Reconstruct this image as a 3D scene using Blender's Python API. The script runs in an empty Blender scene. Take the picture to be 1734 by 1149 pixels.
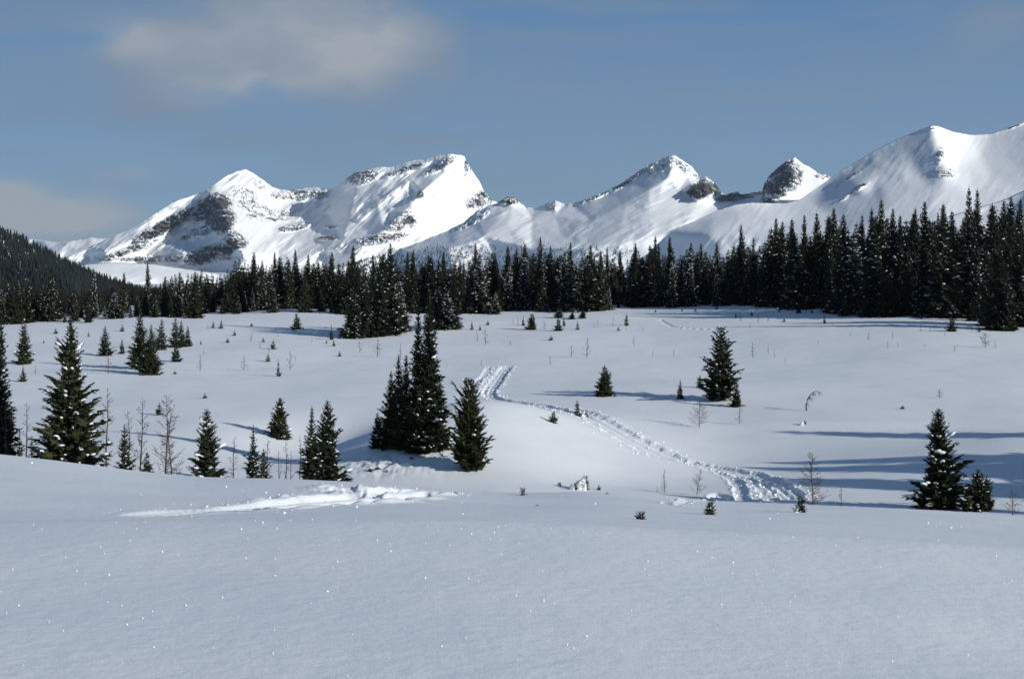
import bpy, bmesh, math, random
import numpy as np
from mathutils import Vector

# ------------------------------------------------------------------ camera, sky, sun, exposure
sc = bpy.context.scene
COL = sc.collection
CX, HY, F = 867.0, 440.0, 2408.0          # photo centre column, eye-level row, focal length in photo pixels
EYE = 1.7
cam_d = bpy.data.cameras.new("camera")
cam_d.sensor_width = 36.0
cam_d.lens = F / 1734.0 * 36.0
cam_d.shift_y = -(574.5 - HY) / 1734.0
cam_d.clip_start = 0.1
cam_d.clip_end = 40000.0
cam = bpy.data.objects.new("camera", cam_d)
COL.objects.link(cam)
cam.location = (0, 0, EYE)
cam.rotation_euler = (math.pi / 2, 0, 0)
sc.camera = cam

SUN_EL = math.radians(20.0)
SUN_H = Vector((0.84, -0.54)).normalized()       # horizontal direction towards the sun
SUN = Vector((SUN_H.x * math.cos(SUN_EL), SUN_H.y * math.cos(SUN_EL), math.sin(SUN_EL)))

sc.view_settings.view_transform = 'Standard'
sc.view_settings.look = 'None'
sc.view_settings.exposure = 0.0
sc.view_settings.gamma = 1.0
sc.view_settings.use_curve_mapping = False

sun_d = bpy.data.lights.new("sun", 'SUN')
sun_d.energy = 4.5
sun_d.angle = math.radians(0.53)
sun_d.color = (1.0, 0.99, 0.925)
sun = bpy.data.objects.new("sun", sun_d)
COL.objects.link(sun)
sun.rotation_euler = SUN.to_track_quat('Z', 'Y').to_euler()

world = bpy.data.worlds.new("World")
sc.world = world
world.use_nodes = True
wt = world.node_tree
wt.nodes.clear()


class NT:
    """small helper to wire shader nodes"""
    def __init__(self, tree):
        self.t = tree

    def n(self, typ, **kw):
        nd = self.t.nodes.new(typ)
        for k, v in kw.items():
            setattr(nd, k, v)
        return nd

    def link(self, a, b):
        self.t.links.new(a, b)

    def put(self, sock, v):
        if isinstance(v, bpy.types.NodeSocket):
            self.link(v, sock)
        else:
            sock.default_value = v

    def math(self, op, a, b=0.0, c=None, clamp=False):
        nd = self.n('ShaderNodeMath', operation=op, use_clamp=clamp)
        self.put(nd.inputs[0], a)
        self.put(nd.inputs[1], b)
        if c is not None:
            self.put(nd.inputs[2], c)
        return nd.outputs[0]

    def mix(self, fac, a, b, blend='MIX'):
        nd = self.n('ShaderNodeMix', data_type='RGBA', blend_type=blend)
        self.put(nd.inputs[0], fac)
        self.put(nd.inputs[6], a)
        self.put(nd.inputs[7], b)
        return nd.outputs[2]

    def noise(self, vec, scale, detail=4.0, rough=0.55, dist=0.0):
        nd = self.n('ShaderNodeTexNoise')
        self.link(vec, nd.inputs['Vector'])
        nd.inputs['Scale'].default_value = scale
        nd.inputs['Detail'].default_value = detail
        nd.inputs['Roughness'].default_value = rough
        nd.inputs['Distortion'].default_value = dist
        return nd.outputs['Fac']

    def ramp(self, v, lo, hi, a=0.0, b=1.0, smooth=True):
        nd = self.n('ShaderNodeMapRange', interpolation_type='SMOOTHSTEP' if smooth else 'LINEAR')
        self.put(nd.inputs['Value'], v)
        nd.inputs['From Min'].default_value = lo
        nd.inputs['From Max'].default_value = hi
        nd.inputs['To Min'].default_value = a
        nd.inputs['To Max'].default_value = b
        return nd.outputs['Result']


def build_world():
    g = NT(wt)
    sky = g.n('ShaderNodeTexSky', sky_type='NISHITA')
    sky.sun_disc = False
    sky.sun_elevation = SUN_EL
    sky.sun_rotation = math.atan2(SUN.x, SUN.y)
    sky.altitude = 2200
    sky.air_density = 1.0
    sky.dust_density = 0.25
    sky.ozone_density = 3.0
    tc = g.n('ShaderNodeTexCoord')
    sep = g.n('ShaderNodeSeparateXYZ')
    g.link(tc.outputs['Generated'], sep.inputs[0])
    x, y, z = sep.outputs
    az = g.math('ARCTAN2', x, y)
    el = g.math('ARCSINE', z)
    # pull the horizon of the clear sky towards the deep alpine blue
    base = g.mix(1.0, sky.outputs[0], SKY_TINT, 'MULTIPLY')
    flat = g.mix(g.ramp(el, -0.02, 0.24, smooth=False), SKY_LOW, SKY_MID)
    flat = g.mix(g.ramp(el, 0.2, 0.75), flat, SKY_HIGH)
    base = g.mix(0.78, base, flat)
    cv = g.n('ShaderNodeCombineXYZ')
    g.link(az, cv.inputs[0])
    g.link(g.math('MULTIPLY', el, 1.9), cv.inputs[1])
    n1 = g.noise(cv.outputs[0], 7.0, 6.0, 0.52, 0.4)
    n2 = g.noise(cv.outputs[0], 17.0, 5.0, 0.5, 0.3)
    n3 = g.noise(cv.outputs[0], 2.2, 4.0, 0.5, 0.2)

    def blob(px, py, rx, ry, amp):
        a0 = math.atan((px - CX) / F)
        e0 = math.atan((HY - py) / F)
        dx = g.math('MULTIPLY', g.math('SUBTRACT', az, a0), F / rx)
        dy = g.math('MULTIPLY', g.math('SUBTRACT', el, e0), F / ry)
        r2 = g.math('ADD', g.math('MULTIPLY', dx, dx), g.math('MULTIPLY', dy, dy))
        return g.math('MULTIPLY', g.math('EXPONENT', g.math('MULTIPLY', r2, -1.0)), amp)

    def total(items):
        s = items[0]
        for i in items[1:]:
            s = g.math('ADD', s, i)
        return s
    dens = total([blob(*b) for b in CLOUDS])
    st = g.n('ShaderNodeMapping')
    st.inputs['Scale'].default_value = (1.0, 5.0, 1.0)
    g.link(cv.outputs[0], st.inputs['Vector'])
    n4 = g.noise(st.outputs[0], 2.6, 6.0, 0.6, 0.5)
    dens = g.math('MULTIPLY', dens, g.ramp(n1, 0.26, 0.62, 0.12, 1.4))
    dens = g.math('ADD', dens, g.math('MULTIPLY', g.math('SUBTRACT', n2, 0.5), g.math('MULTIPLY', dens, 1.15)))
    dens = g.ramp(dens, 0.06, 0.95, 0.0, 0.90, smooth=False)
    dens = g.math('MAXIMUM', dens, g.ramp(n4, 0.34, 0.72, 0.0, 0.65))
    lit = total([blob(*b) for b in CLOUD_LIGHT])
    lit = g.math('MULTIPLY', lit, g.ramp(n2, 0.3, 0.7, 0.6, 1.3), clamp=True)
    ccol = g.mix(lit, CLOUD_DARK, CLOUD_BRIGHT)
    col = g.mix(dens, base, ccol)
    bg = g.n('ShaderNodeBackground')
    g.link(col, bg.inputs[0])
    bg.inputs[1].default_value = SKY_STRENGTH
    out = g.n('ShaderNodeOutputWorld')
    g.link(bg.outputs[0], out.inputs[0])


SKY_STRENGTH = 0.10
SKY_TINT = (0.45, 0.72, 0.90, 1.0)
SKY_LOW = (2.75, 3.75, 5.0, 1.0)
SKY_MID = (0.56, 1.78, 3.75, 1.0)
SKY_HIGH = (0.06, 0.36, 1.25, 1.0)
CLOUD_DARK = (2.05, 2.7, 3.6, 1.0)
CLOUD_BRIGHT = (4.0, 4.25, 4.5, 1.0)
CLOUDS = [(550, 125, 165, 66, 1.2), (440, 85, 240, 95, 1.0), (240, 90, 110, 60, 0.75), (650, 80, 110, 55, 0.6),
          (520, 10, 220, 60, 0.55), (270, 200, 130, 45, 0.42), (80, 370, 160, 40, 0.85), (10, 335, 60, 40, 0.5),
          (200, 300, 90, 25, 0.35), (1690, 50, 110, 60, 0.5), (1450, 130, 420, 55, 0.28), (1000, 210, 300, 60, 0.18)]
CLOUD_LIGHT = [(590, 100, 100, 48, 1.0), (650, 70, 70, 36, 0.7), (410, 150, 110, 36, 0.85), (210, 80, 60, 36, 0.65), (320, 90, 90, 45, 0.5), (470, 60, 120, 40, .4), (60, 368, 150, 34, 1.8),
               (10, 335, 60, 26, 1.4), (520, 15, 180, 40, 0.4), (210, 295, 60, 18, 0.6)]
build_world()

# ------------------------------------------------------------------ noise in numpy
_rng = np.random.RandomState(7)
_perm = _rng.permutation(512)
_perm = np.concatenate([_perm, _perm, _perm])
_ang = _rng.rand(512) * 2 * np.pi
_gx, _gy = np.cos(_ang), np.sin(_ang)


def perlin(x, y, seed=0):
    x = np.asarray(x, float) + seed * 17.31
    y = np.asarray(y, float) + seed * 9.77
    xi = np.floor(x).astype(int)
    yi = np.floor(y).astype(int)
    xf, yf = x - xi, y - yi
    u = xf * xf * xf * (xf * (xf * 6 - 15) + 10)
    v = yf * yf * yf * (yf * (yf * 6 - 15) + 10)

    def gr(ix, iy, dx, dy):
        h = _perm[(_perm[ix & 511] + iy) & 511]
        return _gx[h] * dx + _gy[h] * dy
    a = gr(xi, yi, xf, yf)
    b = gr(xi + 1, yi, xf - 1, yf)
    c = gr(xi, yi + 1, xf, yf - 1)
    d = gr(xi + 1, yi + 1, xf - 1, yf - 1)
    return ((a + (b - a) * u) * (1 - v) + (c + (d - c) * u) * v) * 1.5


def fbm(x, y, oct=4, seed=0, gain=0.5):
    s, a = 0.0, 1.0
    for o in range(oct):
        s = s + a * perlin(x * 2 ** o, y * 2 ** o, seed + o * 3)
        a *= gain
    return s


def ridged(x, y, oct=4, seed=0, gain=0.5):
    s, a = 0.0, 1.0
    for o in range(oct):
        s = s + a * (1 - 2 * np.abs(perlin(x * 2 ** o, y * 2 ** o, seed + o * 5)))
        a *= gain
    return s


def sstep(a, b, x):
    t = np.clip((x - a) / (b - a), 0, 1)
    return t * t * (3 - 2 * t)


def gauss1(a, sig, axis):
    r = int(3 * sig) + 1
    k = np.exp(-0.5 * (np.arange(-r, r + 1) / sig) ** 2)
    k /= k.sum()
    pad = [(0, 0)] * a.ndim
    pad[axis] = (r, r)
    ap = np.pad(a, pad, mode='edge')
    return np.apply_along_axis(lambda v: np.convolve(v, k, 'valid'), axis, ap)


# ------------------------------------------------------------------ materials
def new_mat(name):
    m = bpy.data.materials.new(name)
    m.use_nodes = True
    m.node_tree.nodes.clear()
    return m, NT(m.node_tree)


def finish(g, color, rough=0.7, spec=0.2, bump=None):
    b = g.n('ShaderNodeBsdfPrincipled')
    g.put(b.inputs['Base Color'], color)
    g.put(b.inputs['Roughness'], rough)
    g.put(b.inputs['Specular IOR Level'], spec)
    if bump is not None:
        g.link(bump, b.inputs['Normal'])
    o = g.n('ShaderNodeOutputMaterial')
    g.link(b.outputs[0], o.inputs[0])
    return b


def bumpn(g, h, strength, dist, prev=None):
    b = g.n('ShaderNodeBump')
    b.inputs['Strength'].default_value = strength
    b.inputs['Distance'].default_value = dist
    g.link(h, b.inputs['Height'])
    if prev is not None:
        g.link(prev, b.inputs['Normal'])
    return b.outputs[0]


def mat_snow():
    m, g = new_mat("snow")
    tc = g.n('ShaderNodeTexCoord')
    p = tc.outputs['Object']
    fine = g.noise(p, 55.0, 3.0, 0.7)
    mid = g.noise(p, 6.0, 4.0, 0.6)
    n = bumpn(g, fine, 0.24, 0.010)
    n = bumpn(g, mid, 0.35, 0.03, n)
    big = g.noise(p, 0.35, 4.0, 0.6)
    col = g.mix(g.ramp(big, 0.3, 0.7), (0.80, 0.825, 0.85, 1), (0.85, 0.865, 0.88, 1))
    finish(g, col, 0.62, 0.25, n)
    return m


def mat_clump_snow():
    m, g = new_mat("branch_snow")
    tc = g.n('ShaderNodeTexCoord')
    f = g.noise(tc.outputs['Object'], 9.0, 3.0, 0.6)
    finish(g, (0.84, 0.86, 0.88, 1), 0.7, 0.2, bumpn(g, f, 0.6, 0.05))
    return m


def mat_needles(name, c1, c2):
    m, g = new_mat(name)
    tc = g.n('ShaderNodeTexCoord')
    oi = g.n('ShaderNodeObjectInfo')
    f = g.noise(tc.outputs['Object'], 1.6, 3.0, 0.6)
    v = g.math('ADD', g.math('MULTIPLY', f, 0.75), g.math('MULTIPLY', oi.outputs['Random'], 0.3))
    col = g.mix(g.ramp(v, 0.3, 0.75), c1, c2)
    finish(g, col, 0.75, 0.15)
    return m


def mat_plain(name, c1, c2, scale, bump=0.4, rough=0.85):
    m, g = new_mat(name)
    tc = g.n('ShaderNodeTexCoord')
    f = g.noise(tc.outputs['Object'], scale, 4.0, 0.6)
    finish(g, g.mix(g.ramp(f, 0.3, 0.7), c1, c2), rough, 0.15, bumpn(g, f, bump, 0.02))
    return m


def mat_mountain():
    m, g = new_mat("mountain_snow_and_rock")
    geo = g.n('ShaderNodeNewGeometry')
    p = geo.outputs['Position']
    at = g.n('ShaderNodeAttribute', attribute_name='rock')
    rock = at.outputs['Fac']
    n1 = g.noise(p, 0.028, 8.0, 0.70, 0.4)
    st = g.n('ShaderNodeMapping')
    st.inputs['Scale'].default_value = (0.35, 0.35, 2.4)
    g.link(p, st.inputs['Vector'])
    n2 = g.noise(st.outputs[0], 0.025, 6.0, 0.65, 0.8)
    n5 = g.noise(p, 0.11, 4.0, 0.7)
    s = g.math('MULTIPLY', rock, 0.68)
    s = g.math('ADD', s, g.math('MULTIPLY', g.math('SUBTRACT', n5, 0.5), 1.8))
    s = g.math('ADD', s, g.math('MULTIPLY', g.math('SUBTRACT', n1, 0.5), 1.9))
    s = g.math('ADD', s, g.math('MULTIPLY', g.math('SUBTRACT', n2, 0.5), 1.9))
    s = g.math('SUBTRACT', s, g.math('MULTIPLY', g.math('SUBTRACT', 1.0, g.ramp(rock, 0.0, 0.3)), 0.6))
    mask = g.ramp(s, 0.44, 0.55)
    rc = g.mix(g.ramp(n2, 0.35, 0.65), (0.05, 0.058, 0.07, 1), (0.17, 0.158, 0.148, 1))
    sn = (0.86, 0.87, 0.88, 1)
    nb = g.noise(p, 0.05, 6.0, 0.65)
    b = bumpn(g, nb, 0.25, 5.0)
    b = bumpn(g, g.math('MULTIPLY', mask, g.noise(p, 0.03, 8.0, 0.75)), 1.0, 25.0, b)
    b = bumpn(g, mask, 0.5, 3.0, b)
    finish(g, g.mix(mask, sn, rc), 0.75, 0.15, b)
    return m


def mat_wooded():
    """far conifers with snow caught on them"""
    m, g = new_mat("far_conifers")
    geo = g.n('ShaderNodeNewGeometry')
    sep = g.n('ShaderNodeSeparateXYZ')
    g.link(geo.outputs['Normal'], sep.inputs[0])
    n = g.noise(geo.outputs['Position'], 0.45, 3.0, 0.7)
    f = g.ramp(g.math('ADD', n, g.math('MULTIPLY', sep.outputs[2], 0.12)), 0.66, 0.80, 0.0, 0.6)
    finish(g, g.mix(f, (0.016, 0.022, 0.021, 1), (0.6, 0.63, 0.66, 1)), 0.8, 0.1)
    return m


M_SNOW = mat_snow()
M_CLUMP = mat_clump_snow()
M_FIR = mat_needles("fir_needles", (0.016, 0.023, 0.012, 1), (0.044, 0.048, 0.022, 1))
M_FOREST = mat_needles("forest_needles", (0.013, 0.018, 0.012, 1), (0.034, 0.036, 0.020, 1))
M_PINE = mat_needles("pine_needles", (0.026, 0.036, 0.015, 1), (0.06, 0.066, 0.028, 1))
M_BARK = mat_plain("bark", (0.05, 0.042, 0.035, 1), (0.12, 0.10, 0.085, 1), 14.0)
M_LARCH = mat_plain("larch_twigs", (0.045, 0.027, 0.022, 1), (0.10, 0.06, 0.048, 1), 10.0)
M_MOUNT = mat_mountain()
M_WOOD = mat_wooded()
M_ICE, _g = new_mat("hoar_crystal")
finish(_g, (0.93, 0.94, 0.95, 1), 0.35, 0.5)


# ------------------------------------------------------------------ object helpers
def mesh_from(name, verts, tris=None, quads=None, smooth=True, mat=None):
    me = bpy.data.meshes.new(name)
    verts = np.asarray(verts, dtype=np.float32)
    nt = 0 if tris is None else len(tris)
    nq = 0 if quads is None else len(quads)
    me.vertices.add(len(verts))
    me.vertices.foreach_set('co', verts.ravel())
    loops = []
    if nt:
        loops.append(np.asarray(tris, dtype=np.int32).ravel())
    if nq:
        loops.append(np.asarray(quads, dtype=np.int32).ravel())
    loops = np.concatenate(loops)
    me.loops.add(len(loops))
    me.loops.foreach_set('vertex_index', loops)
    starts = np.concatenate([np.arange(nt) * 3, nt * 3 + np.arange(nq) * 4]).astype(np.int32)
    me.polygons.add(nt + nq)
    me.polygons.foreach_set('loop_start', starts)
    me.polygons.foreach_set('use_smooth', np.full(nt + nq, smooth, dtype=bool))
    if mat:
        me.materials.append(mat)
    me.update(calc_edges=True)
    me.validate()
    return me


def link(name, data, parent=None, **props):
    o = bpy.data.objects.new(name, data)
    COL.objects.link(o)
    if parent:
        o.parent = parent
    for k, v in props.items():
        if v is not None:
            o[k] = v
    return o


def grid_quads(nr, nc):
    i = np.arange(nr - 1)[:, None] * nc + np.arange(nc - 1)[None, :]
    i = i.ravel()
    return np.stack([i, i + 1, i + nc + 1, i + nc], 1)


# ------------------------------------------------------------------ the snow ground: heights
PXK = np.array([-900, -200, 0, 150, 300, 500, 650, 760, 860, 1010, 1200, 1350, 1540, 1734, 1950, 2700.])
CREST1 = np.array([877, 877, 877, 877, 877, 877, 878, 879, 881, 887, 896, 902, 912, 925, 935, 950.])
CREST2 = np.array([735, 752, 768, 785, 802, 808, 817, 827, 834, 832, 846, 852, 860, 873, 885, 900.])
CR2D = 36.0


def zs(y, d):
    return EYE - (y - HY) / F * d


def ground_table():
    Yf = np.exp(np.linspace(math.log(5.0), math.log(13000.0), 1600))
    T = np.zeros((len(PXK), len(Yf)))
    for i, px in enumerate(PXK):
        c1, c2 = CREST1[i], CREST2[i]
        near = [(5.0, -0.30), (9.0, zs(c1, 14.0) * 9 / 14.), (14.0, zs(c1, 14.0)), (15.0, zs(c1 + 4, 15.0)), (16.8, zs(c1 + 2, 16.8)),
                (19.0, zs(c1 + (c2 - c1) * 0.12, 19.0)), (26.0, zs(c1 + (c2 - c1) * 0.62, 26.0)),
                (CR2D, zs(c2, CR2D)), (40.0, zs(c2 + 3, 40.0)), (50.0, zs(c2 + 13, 50.0)), (62.0, zs(c2 + 18, 62.0) )]
        a = np.interp(px, [0, 500, 900, 1200, 1480, 1734], [0, 1, 2, 3, 4, 5])
        L = lambda v: float(np.interp(a, range(6), v))
        z62 = near[-1][1]
        far = [(74.0, min(L([-11.2, -11.2, -10.9, -11.4, -11.3, -11.3]), z62 + 0.0 if z62 < -9 else -11.0)),
               (90.0, L([-10.9, -10.9, -10.6, -11.2, -10.9, -10.4])),
               (120.0, L([-10.8, -10.8, -10.7, -10.9, -10.4, -9.9])),
               (160.0, L([-10.6, -10.4, -10.3, -9.8, -8.4, -8.2])),
               (200.0, L([-10.0, -9.3, -9.0, -7.9, -5.9, -6.0])),
               (245.0, L([-8.7, -7.2, -7.0, -5.9, -5.2, -5.2])),
               (270.0, L([-8.6, -6.8, -6.7, -5.7, -5.1, -5.1])),
                   (370.0, L([-9.0, -7.2, -6.8, -6.0, -5.4, -5.2])),
                   (470.0, -13.0), (700.0, -24.0), (1000.0, -32.0), (3000.0, -42.0), (13000.0, -60.0)]
        kn = near + far
        T[i] = np.interp(Yf, [k[0] for k in kn], [k[1] for k in kn])
    pxf = np.linspace(PXK[0], PXK[-1], 360)
    T2 = np.stack([np.interp(pxf, PXK, T[:, j]) for j in range(T.shape[1])], 1)
    Ts = gauss1(T2, 3.5, 1)
    Tw = gauss1(T2, 14.0, 1)
    w = sstep(math.log(42.0), math.log(80.0), np.log(Yf))[None, :]
    T2 = Ts * (1 - w) + Tw * w
    T2 = gauss1(T2, 4.0, 0)
    return pxf, Yf, T2


PXF, YF, GT = ground_table()


def wfun(Y):
    Y = np.asarray(Y, float)
    return np.where(Y > 5.0, Y, 10.0 - Y)


def lookup(px, Y):
    px = np.clip(px, PXF[0], PXF[-1])
    fi = (px - PXF[0]) / (PXF[1] - PXF[0])
    lj = np.log(np.clip(Y, YF[0], YF[-1]))
    fj = (lj - math.log(YF[0])) / (math.log(YF[1]) - math.log(YF[0]))
    i = np.clip(fi.astype(int), 0, len(PXF) - 2)
    j = np.clip(fj.astype(int), 0, len(YF) - 2)
    a, b = fi - i, fj - j
    return (GT[i, j] * (1 - a) + GT[i + 1, j] * a) * (1 - b) + (GT[i, j + 1] * (1 - a) + GT[i + 1, j + 1] * a) * b


def bump2(X, Y, x0, y0, rx, ry, h, rot=0.0):
    c, s = math.cos(rot), math.sin(rot)
    dx, dy = X - x0, Y - y0
    a = (dx * c + dy * s) / rx
    b = (-dx * s + dy * c) / ry
    return h * np.exp(-(a * a + b * b))


def ground_base(X, Y):
    X, Y = np.broadcast_arrays(np.asarray(X, float), np.asarray(Y, float))
    px = CX + F * X / wfun(Y)
    z = lookup(px, Y)
    z = z + np.where(Y < 5.0, (5.0 - Y) * 0.05, 0.0)
    # knolls and hollows of the meadow
    z = z + bump2(X, Y, -2.6, 99, 7.8, 12, 2.3, -0.2)
    z = z + bump2(X, Y, -13.5, 100, 5.5, 10, -1.5)
    z = z + bump2(X, Y, 15.5, 96, 7, 10, -0.5)
    z = z + bump2(X, Y, 13, 128, 13, 12, 0.55) + bump2(X, Y, 0, 95, 12, 9, 0.45)
    z = z + bump2(X, Y, 34, 88, 12, 9, 0.5)
    z = z + bump2(X, Y, 6.0, 84, 5, 4, -0.35, 0.3)
    z = z + 0.35 * (sstep(-1.6, 1.6, (Y - (108 - (X - 19) * 0.35))) * np.exp(-((X - 27) / 10.) ** 2) * np.exp(-((Y - 112) / 16.) ** 2))
    far = sstep(48, 85, Y) * (1 - 0.6 * sstep(300, 600, Y))
    z = z + far * (0.30 * fbm(X / 30., Y / 36., 2, 1) + 0.030 * fbm(X / 6., Y / 9., 2, 2))
    near = 1 - far
    z = z + near * (0.010 * fbm(X / 2.2, Y / 2.2, 3, 3) + 0.05 * sstep(3, 14, Y) * fbm(X / 9., Y / 8., 2, 4))
    z = z + 0.6 * sstep(500, 2500, Y) * fbm(X / 160., Y / 160., 3, 5)
    return z


def hit(px, py, start=6.0):
    """point of the ground seen at a place of the photo, looking past everything nearer than start"""
    Y = np.exp(np.linspace(math.log(start), math.log(900.0), 5000))
    u = (px - CX) / F
    g = ground_base(u * Y, Y)
    r = zs(py, Y)
    k = np.nonzero(g >= r)[0]
    k = k[0] if len(k) else len(Y) - 1
    return u * Y[k], Y[k]


# tracks: (photo points, first distance, half width m, depth m, lump size m, tilt)
TRACK_SPECS = [
    ([(860, 619), (850, 630), (838, 648), (828, 664), (838, 675), (880, 682), (930, 689), (970, 697)], 60, 0.75, 0.30, 0.16, 0.0),
    ([(818, 620), (842, 620), (868, 621)], 60, 0.5, 0.10, 0.14, 0.0),
    ([(828, 622), (822, 634), (808, 646), (798, 660)], 60, 0.45, 0.2, 0.12, 0.0),
    ([(838, 625), (826, 645), (814, 668)], 60, 0.4, 0.14, 0.14, 0.0),
    ([(955, 691), (1000, 706), (1045, 730), (1085, 752), (1125, 772), (1160, 784)], 60, 1.7, 0.26, 0.26, 0.0),
    ([(1140, 776), (1190, 787), (1240, 797), (1285, 808), (1320, 824), (1345, 846)], 60, 0.85, 0.30, 0.24, 0.0),
    ([(1190, 790), (1235, 806), (1252, 824), (1256, 848)], 60, 0.45, 0.24, 0.18, 0.0),
    ([(1250, 804), (1285, 818), (1300, 836), (1306, 850)], 60, 0.5, 0.2, 0.18, 0.0),
    ([(440, 608), (520, 611), (600, 614), (700, 616), (820, 619)], 60, 0.22, 0.05, 0.14, 0.0),
    ([(868, 621), (960, 628), (1100, 636), (1280, 641), (1440, 646), (1600, 651), (1760, 656)], 60, 0.16, 0.02, 0.08, 0.0),
    ([(180, 612), (300, 611), (440, 608)], 60, 0.14, 0.03, 0.05, 0.0),
    ([(1118, 541), (1128, 547), (1140, 553), (1165, 556), (1230, 558)], 60, 0.28, 0.22, 0.05, 0.0),
    ([(214, 874), (330, 866), (450, 858), (560, 847), (650, 838), (728, 830)], 17.3, 0.80, 0.28, 0.03, 1.0),
    ([(480, 864), (560, 856), (640, 848), (720, 834)], 17.3, 0.16, 0.06, 0.06, 1.0),
    ([(728, 829), (800, 832), (865, 837)], 20, 0.07, 0.02, 0.02, 0.3),
    ([(505, 817), (545, 820), (590, 824), (640, 826), (690, 827)], 20, 0.14, 0.07, 0.05, 0.6),
    ([(1128, 849), (1160, 848), (1200, 847), (1245, 848)], 20, 0.32, 0.22, 0.05, 1.0),
]
TRACKS = []
for pts, st, hw, dp, lump, tilt in TRACK_SPECS:
    if st > 50:
        dp, lump = dp * 0.55, lump * 0.62
    P = [np.array(hit(a, b, st)) for a, b in pts]
    # smooth the polyline
    Q = []
    for k in range(len(P) - 1):
        p0, p1, p2, p3 = P[max(k - 1, 0)], P[k], P[k + 1], P[min(k + 2, len(P) - 1)]
        for t in np.linspace(0, 1, 7)[:-1]:
            Q.append(0.5 * ((2 * p1) + (-p0 + p2) * t + (2 * p0 - 5 * p1 + 4 * p2 - p3) * t * t + (-p0 + 3 * p1 - 3 * p2 + p3) * t ** 3))
    Q.append(P[-1])
    TRACKS.append((np.array(Q), hw, dp, lump, tilt))


def track_relief(X, Y):
    X, Y = np.broadcast_arrays(np.asarray(X, float), np.asarray(Y, float))
    shp = X.shape
    X, Y = X.ravel(), Y.ravel()
    out = np.zeros(X.shape)
    for P, hw, dp, lump, tilt in TRACKS:
        m = hw * 2.2 + 0.3
        sel = np.nonzero((X > P[:, 0].min() - m) & (X < P[:, 0].max() + m) & (Y > P[:, 1].min() - m) & (Y < P[:, 1].max() + m))[0]
        if not len(sel):
            continue
        x, y = X[sel], Y[sel]
        best = np.full(x.shape, 1e9)
        sd = np.zeros(x.shape)
        al = np.zeros(x.shape)
        acc = 0.0
        for k in range(len(P) - 1):
            a, b = P[k], P[k + 1]
            d = b - a
            L = math.hypot(*d) + 1e-9
            t = np.clip(((x - a[0]) * d[0] + (y - a[1]) * d[1]) / (L * L), 0, 1)
            qx, qy = x - a[0] - t * d[0], y - a[1] - t * d[1]
            dist = np.hypot(qx, qy)
            s = np.sign(qx * d[1] - qy * d[0])      # + on the right of travel
            up = dist < best
            best = np.where(up, dist, best)
            sd = np.where(up, s * dist, sd)
            al = np.where(up, acc + t * L, al)
            acc += L
        taper = sstep(0, 1.2 * hw + 0.1, al) * sstep(0, 1.2 * hw + 0.1, acc - al)
        if tilt > 0.5:
            taper = sstep(0, 0.45 * acc, al) * 0.75 + 0.25 * sstep(0, 0.5, al)
            taper = taper * sstep(0, 1.5, acc - al)
        w = hw * (0.88 + 0.3 * perlin(al / 1.7, al * 0 + 3.3, 11)) * (0.35 + 0.65 * taper)
        q = sd / w
        inside = 1 - sstep(0.85, 1.12, np.abs(q))
        floor = -dp * (1 - 0.25 * np.abs(np.clip(q, -1, 1)) ** 2)
        ramp = -dp * 1.25 * (np.clip(q, -1, 1) * 0.5 + 0.5)
        z = inside * (floor * (1 - tilt) + ramp * tilt)
        z = z + dp * 0.24 * np.exp(-((np.abs(q) - 1.2) / 0.2) ** 2) * (0.6 + 1.0 * np.clip(perlin(x / 0.4, y / 0.8, 21), -0.5, 1))
        groove = -0.22 * dp * np.cos(q * 9.0) * inside * (1 if hw > 0.5 else 0)
        rough = lump * 0.42 * (ridged(x / 0.30, y / 0.9, 3, 31) * 0.5 + perlin(x / 0.16, y / 0.5, 37) * 0.7)
        if P[0, 1] < 40:
            rough = lump * 0.30 * (ridged(x / 0.16, y / 0.5, 3, 31) * 0.5 + perlin(x / 0.07, y / 0.22, 37) * 0.5)
        zone = 1 - sstep(1.0, 1.55, np.abs(q))
        if hw > 1.0:
            rough = rough * (0.55 + 0.45 * sstep(0.45, 0.9, np.abs(q)))
        z = (z + groove + rough * zone * 0.75) * taper
        out[sel] += z
    return out.reshape(shp)


HX, HYY = hit(606, 831, 20)
WX, WY = hit(548, 820, 20)


def ground(X, Y):
    X, Y = np.broadcast_arrays(np.asarray(X, float), np.asarray(Y, float))
    z = ground_base(X, Y) + track_relief(X, Y)
    z = z + bump2(X, Y, HX, HYY - 0.2, 0.42, 0.75, -0.26) + bump2(X, Y, HX - 0.75, HYY + 0.4, 0.3, 0.6, 0.06) + bump2(X, Y, HX + 0.6, HYY + 0.3, 0.25, 0.5, 0.05)
    d = np.exp(-(((X - HX) / 0.9) ** 2 + ((Y - HYY) / 1.4) ** 2))
    z = z + d * 0.045 * ridged(X / 0.2, Y / 0.4, 3, 44)
    # disturbed snow in front of the pine clump
    d = np.exp(-(((X + 7.6) / 3.4) ** 2 + ((Y - 84.5) / 2.6) ** 2))
    z = z + d * 0.12 * ridged(X / 0.9, Y / 1.3, 4, 51)
    return z


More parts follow.
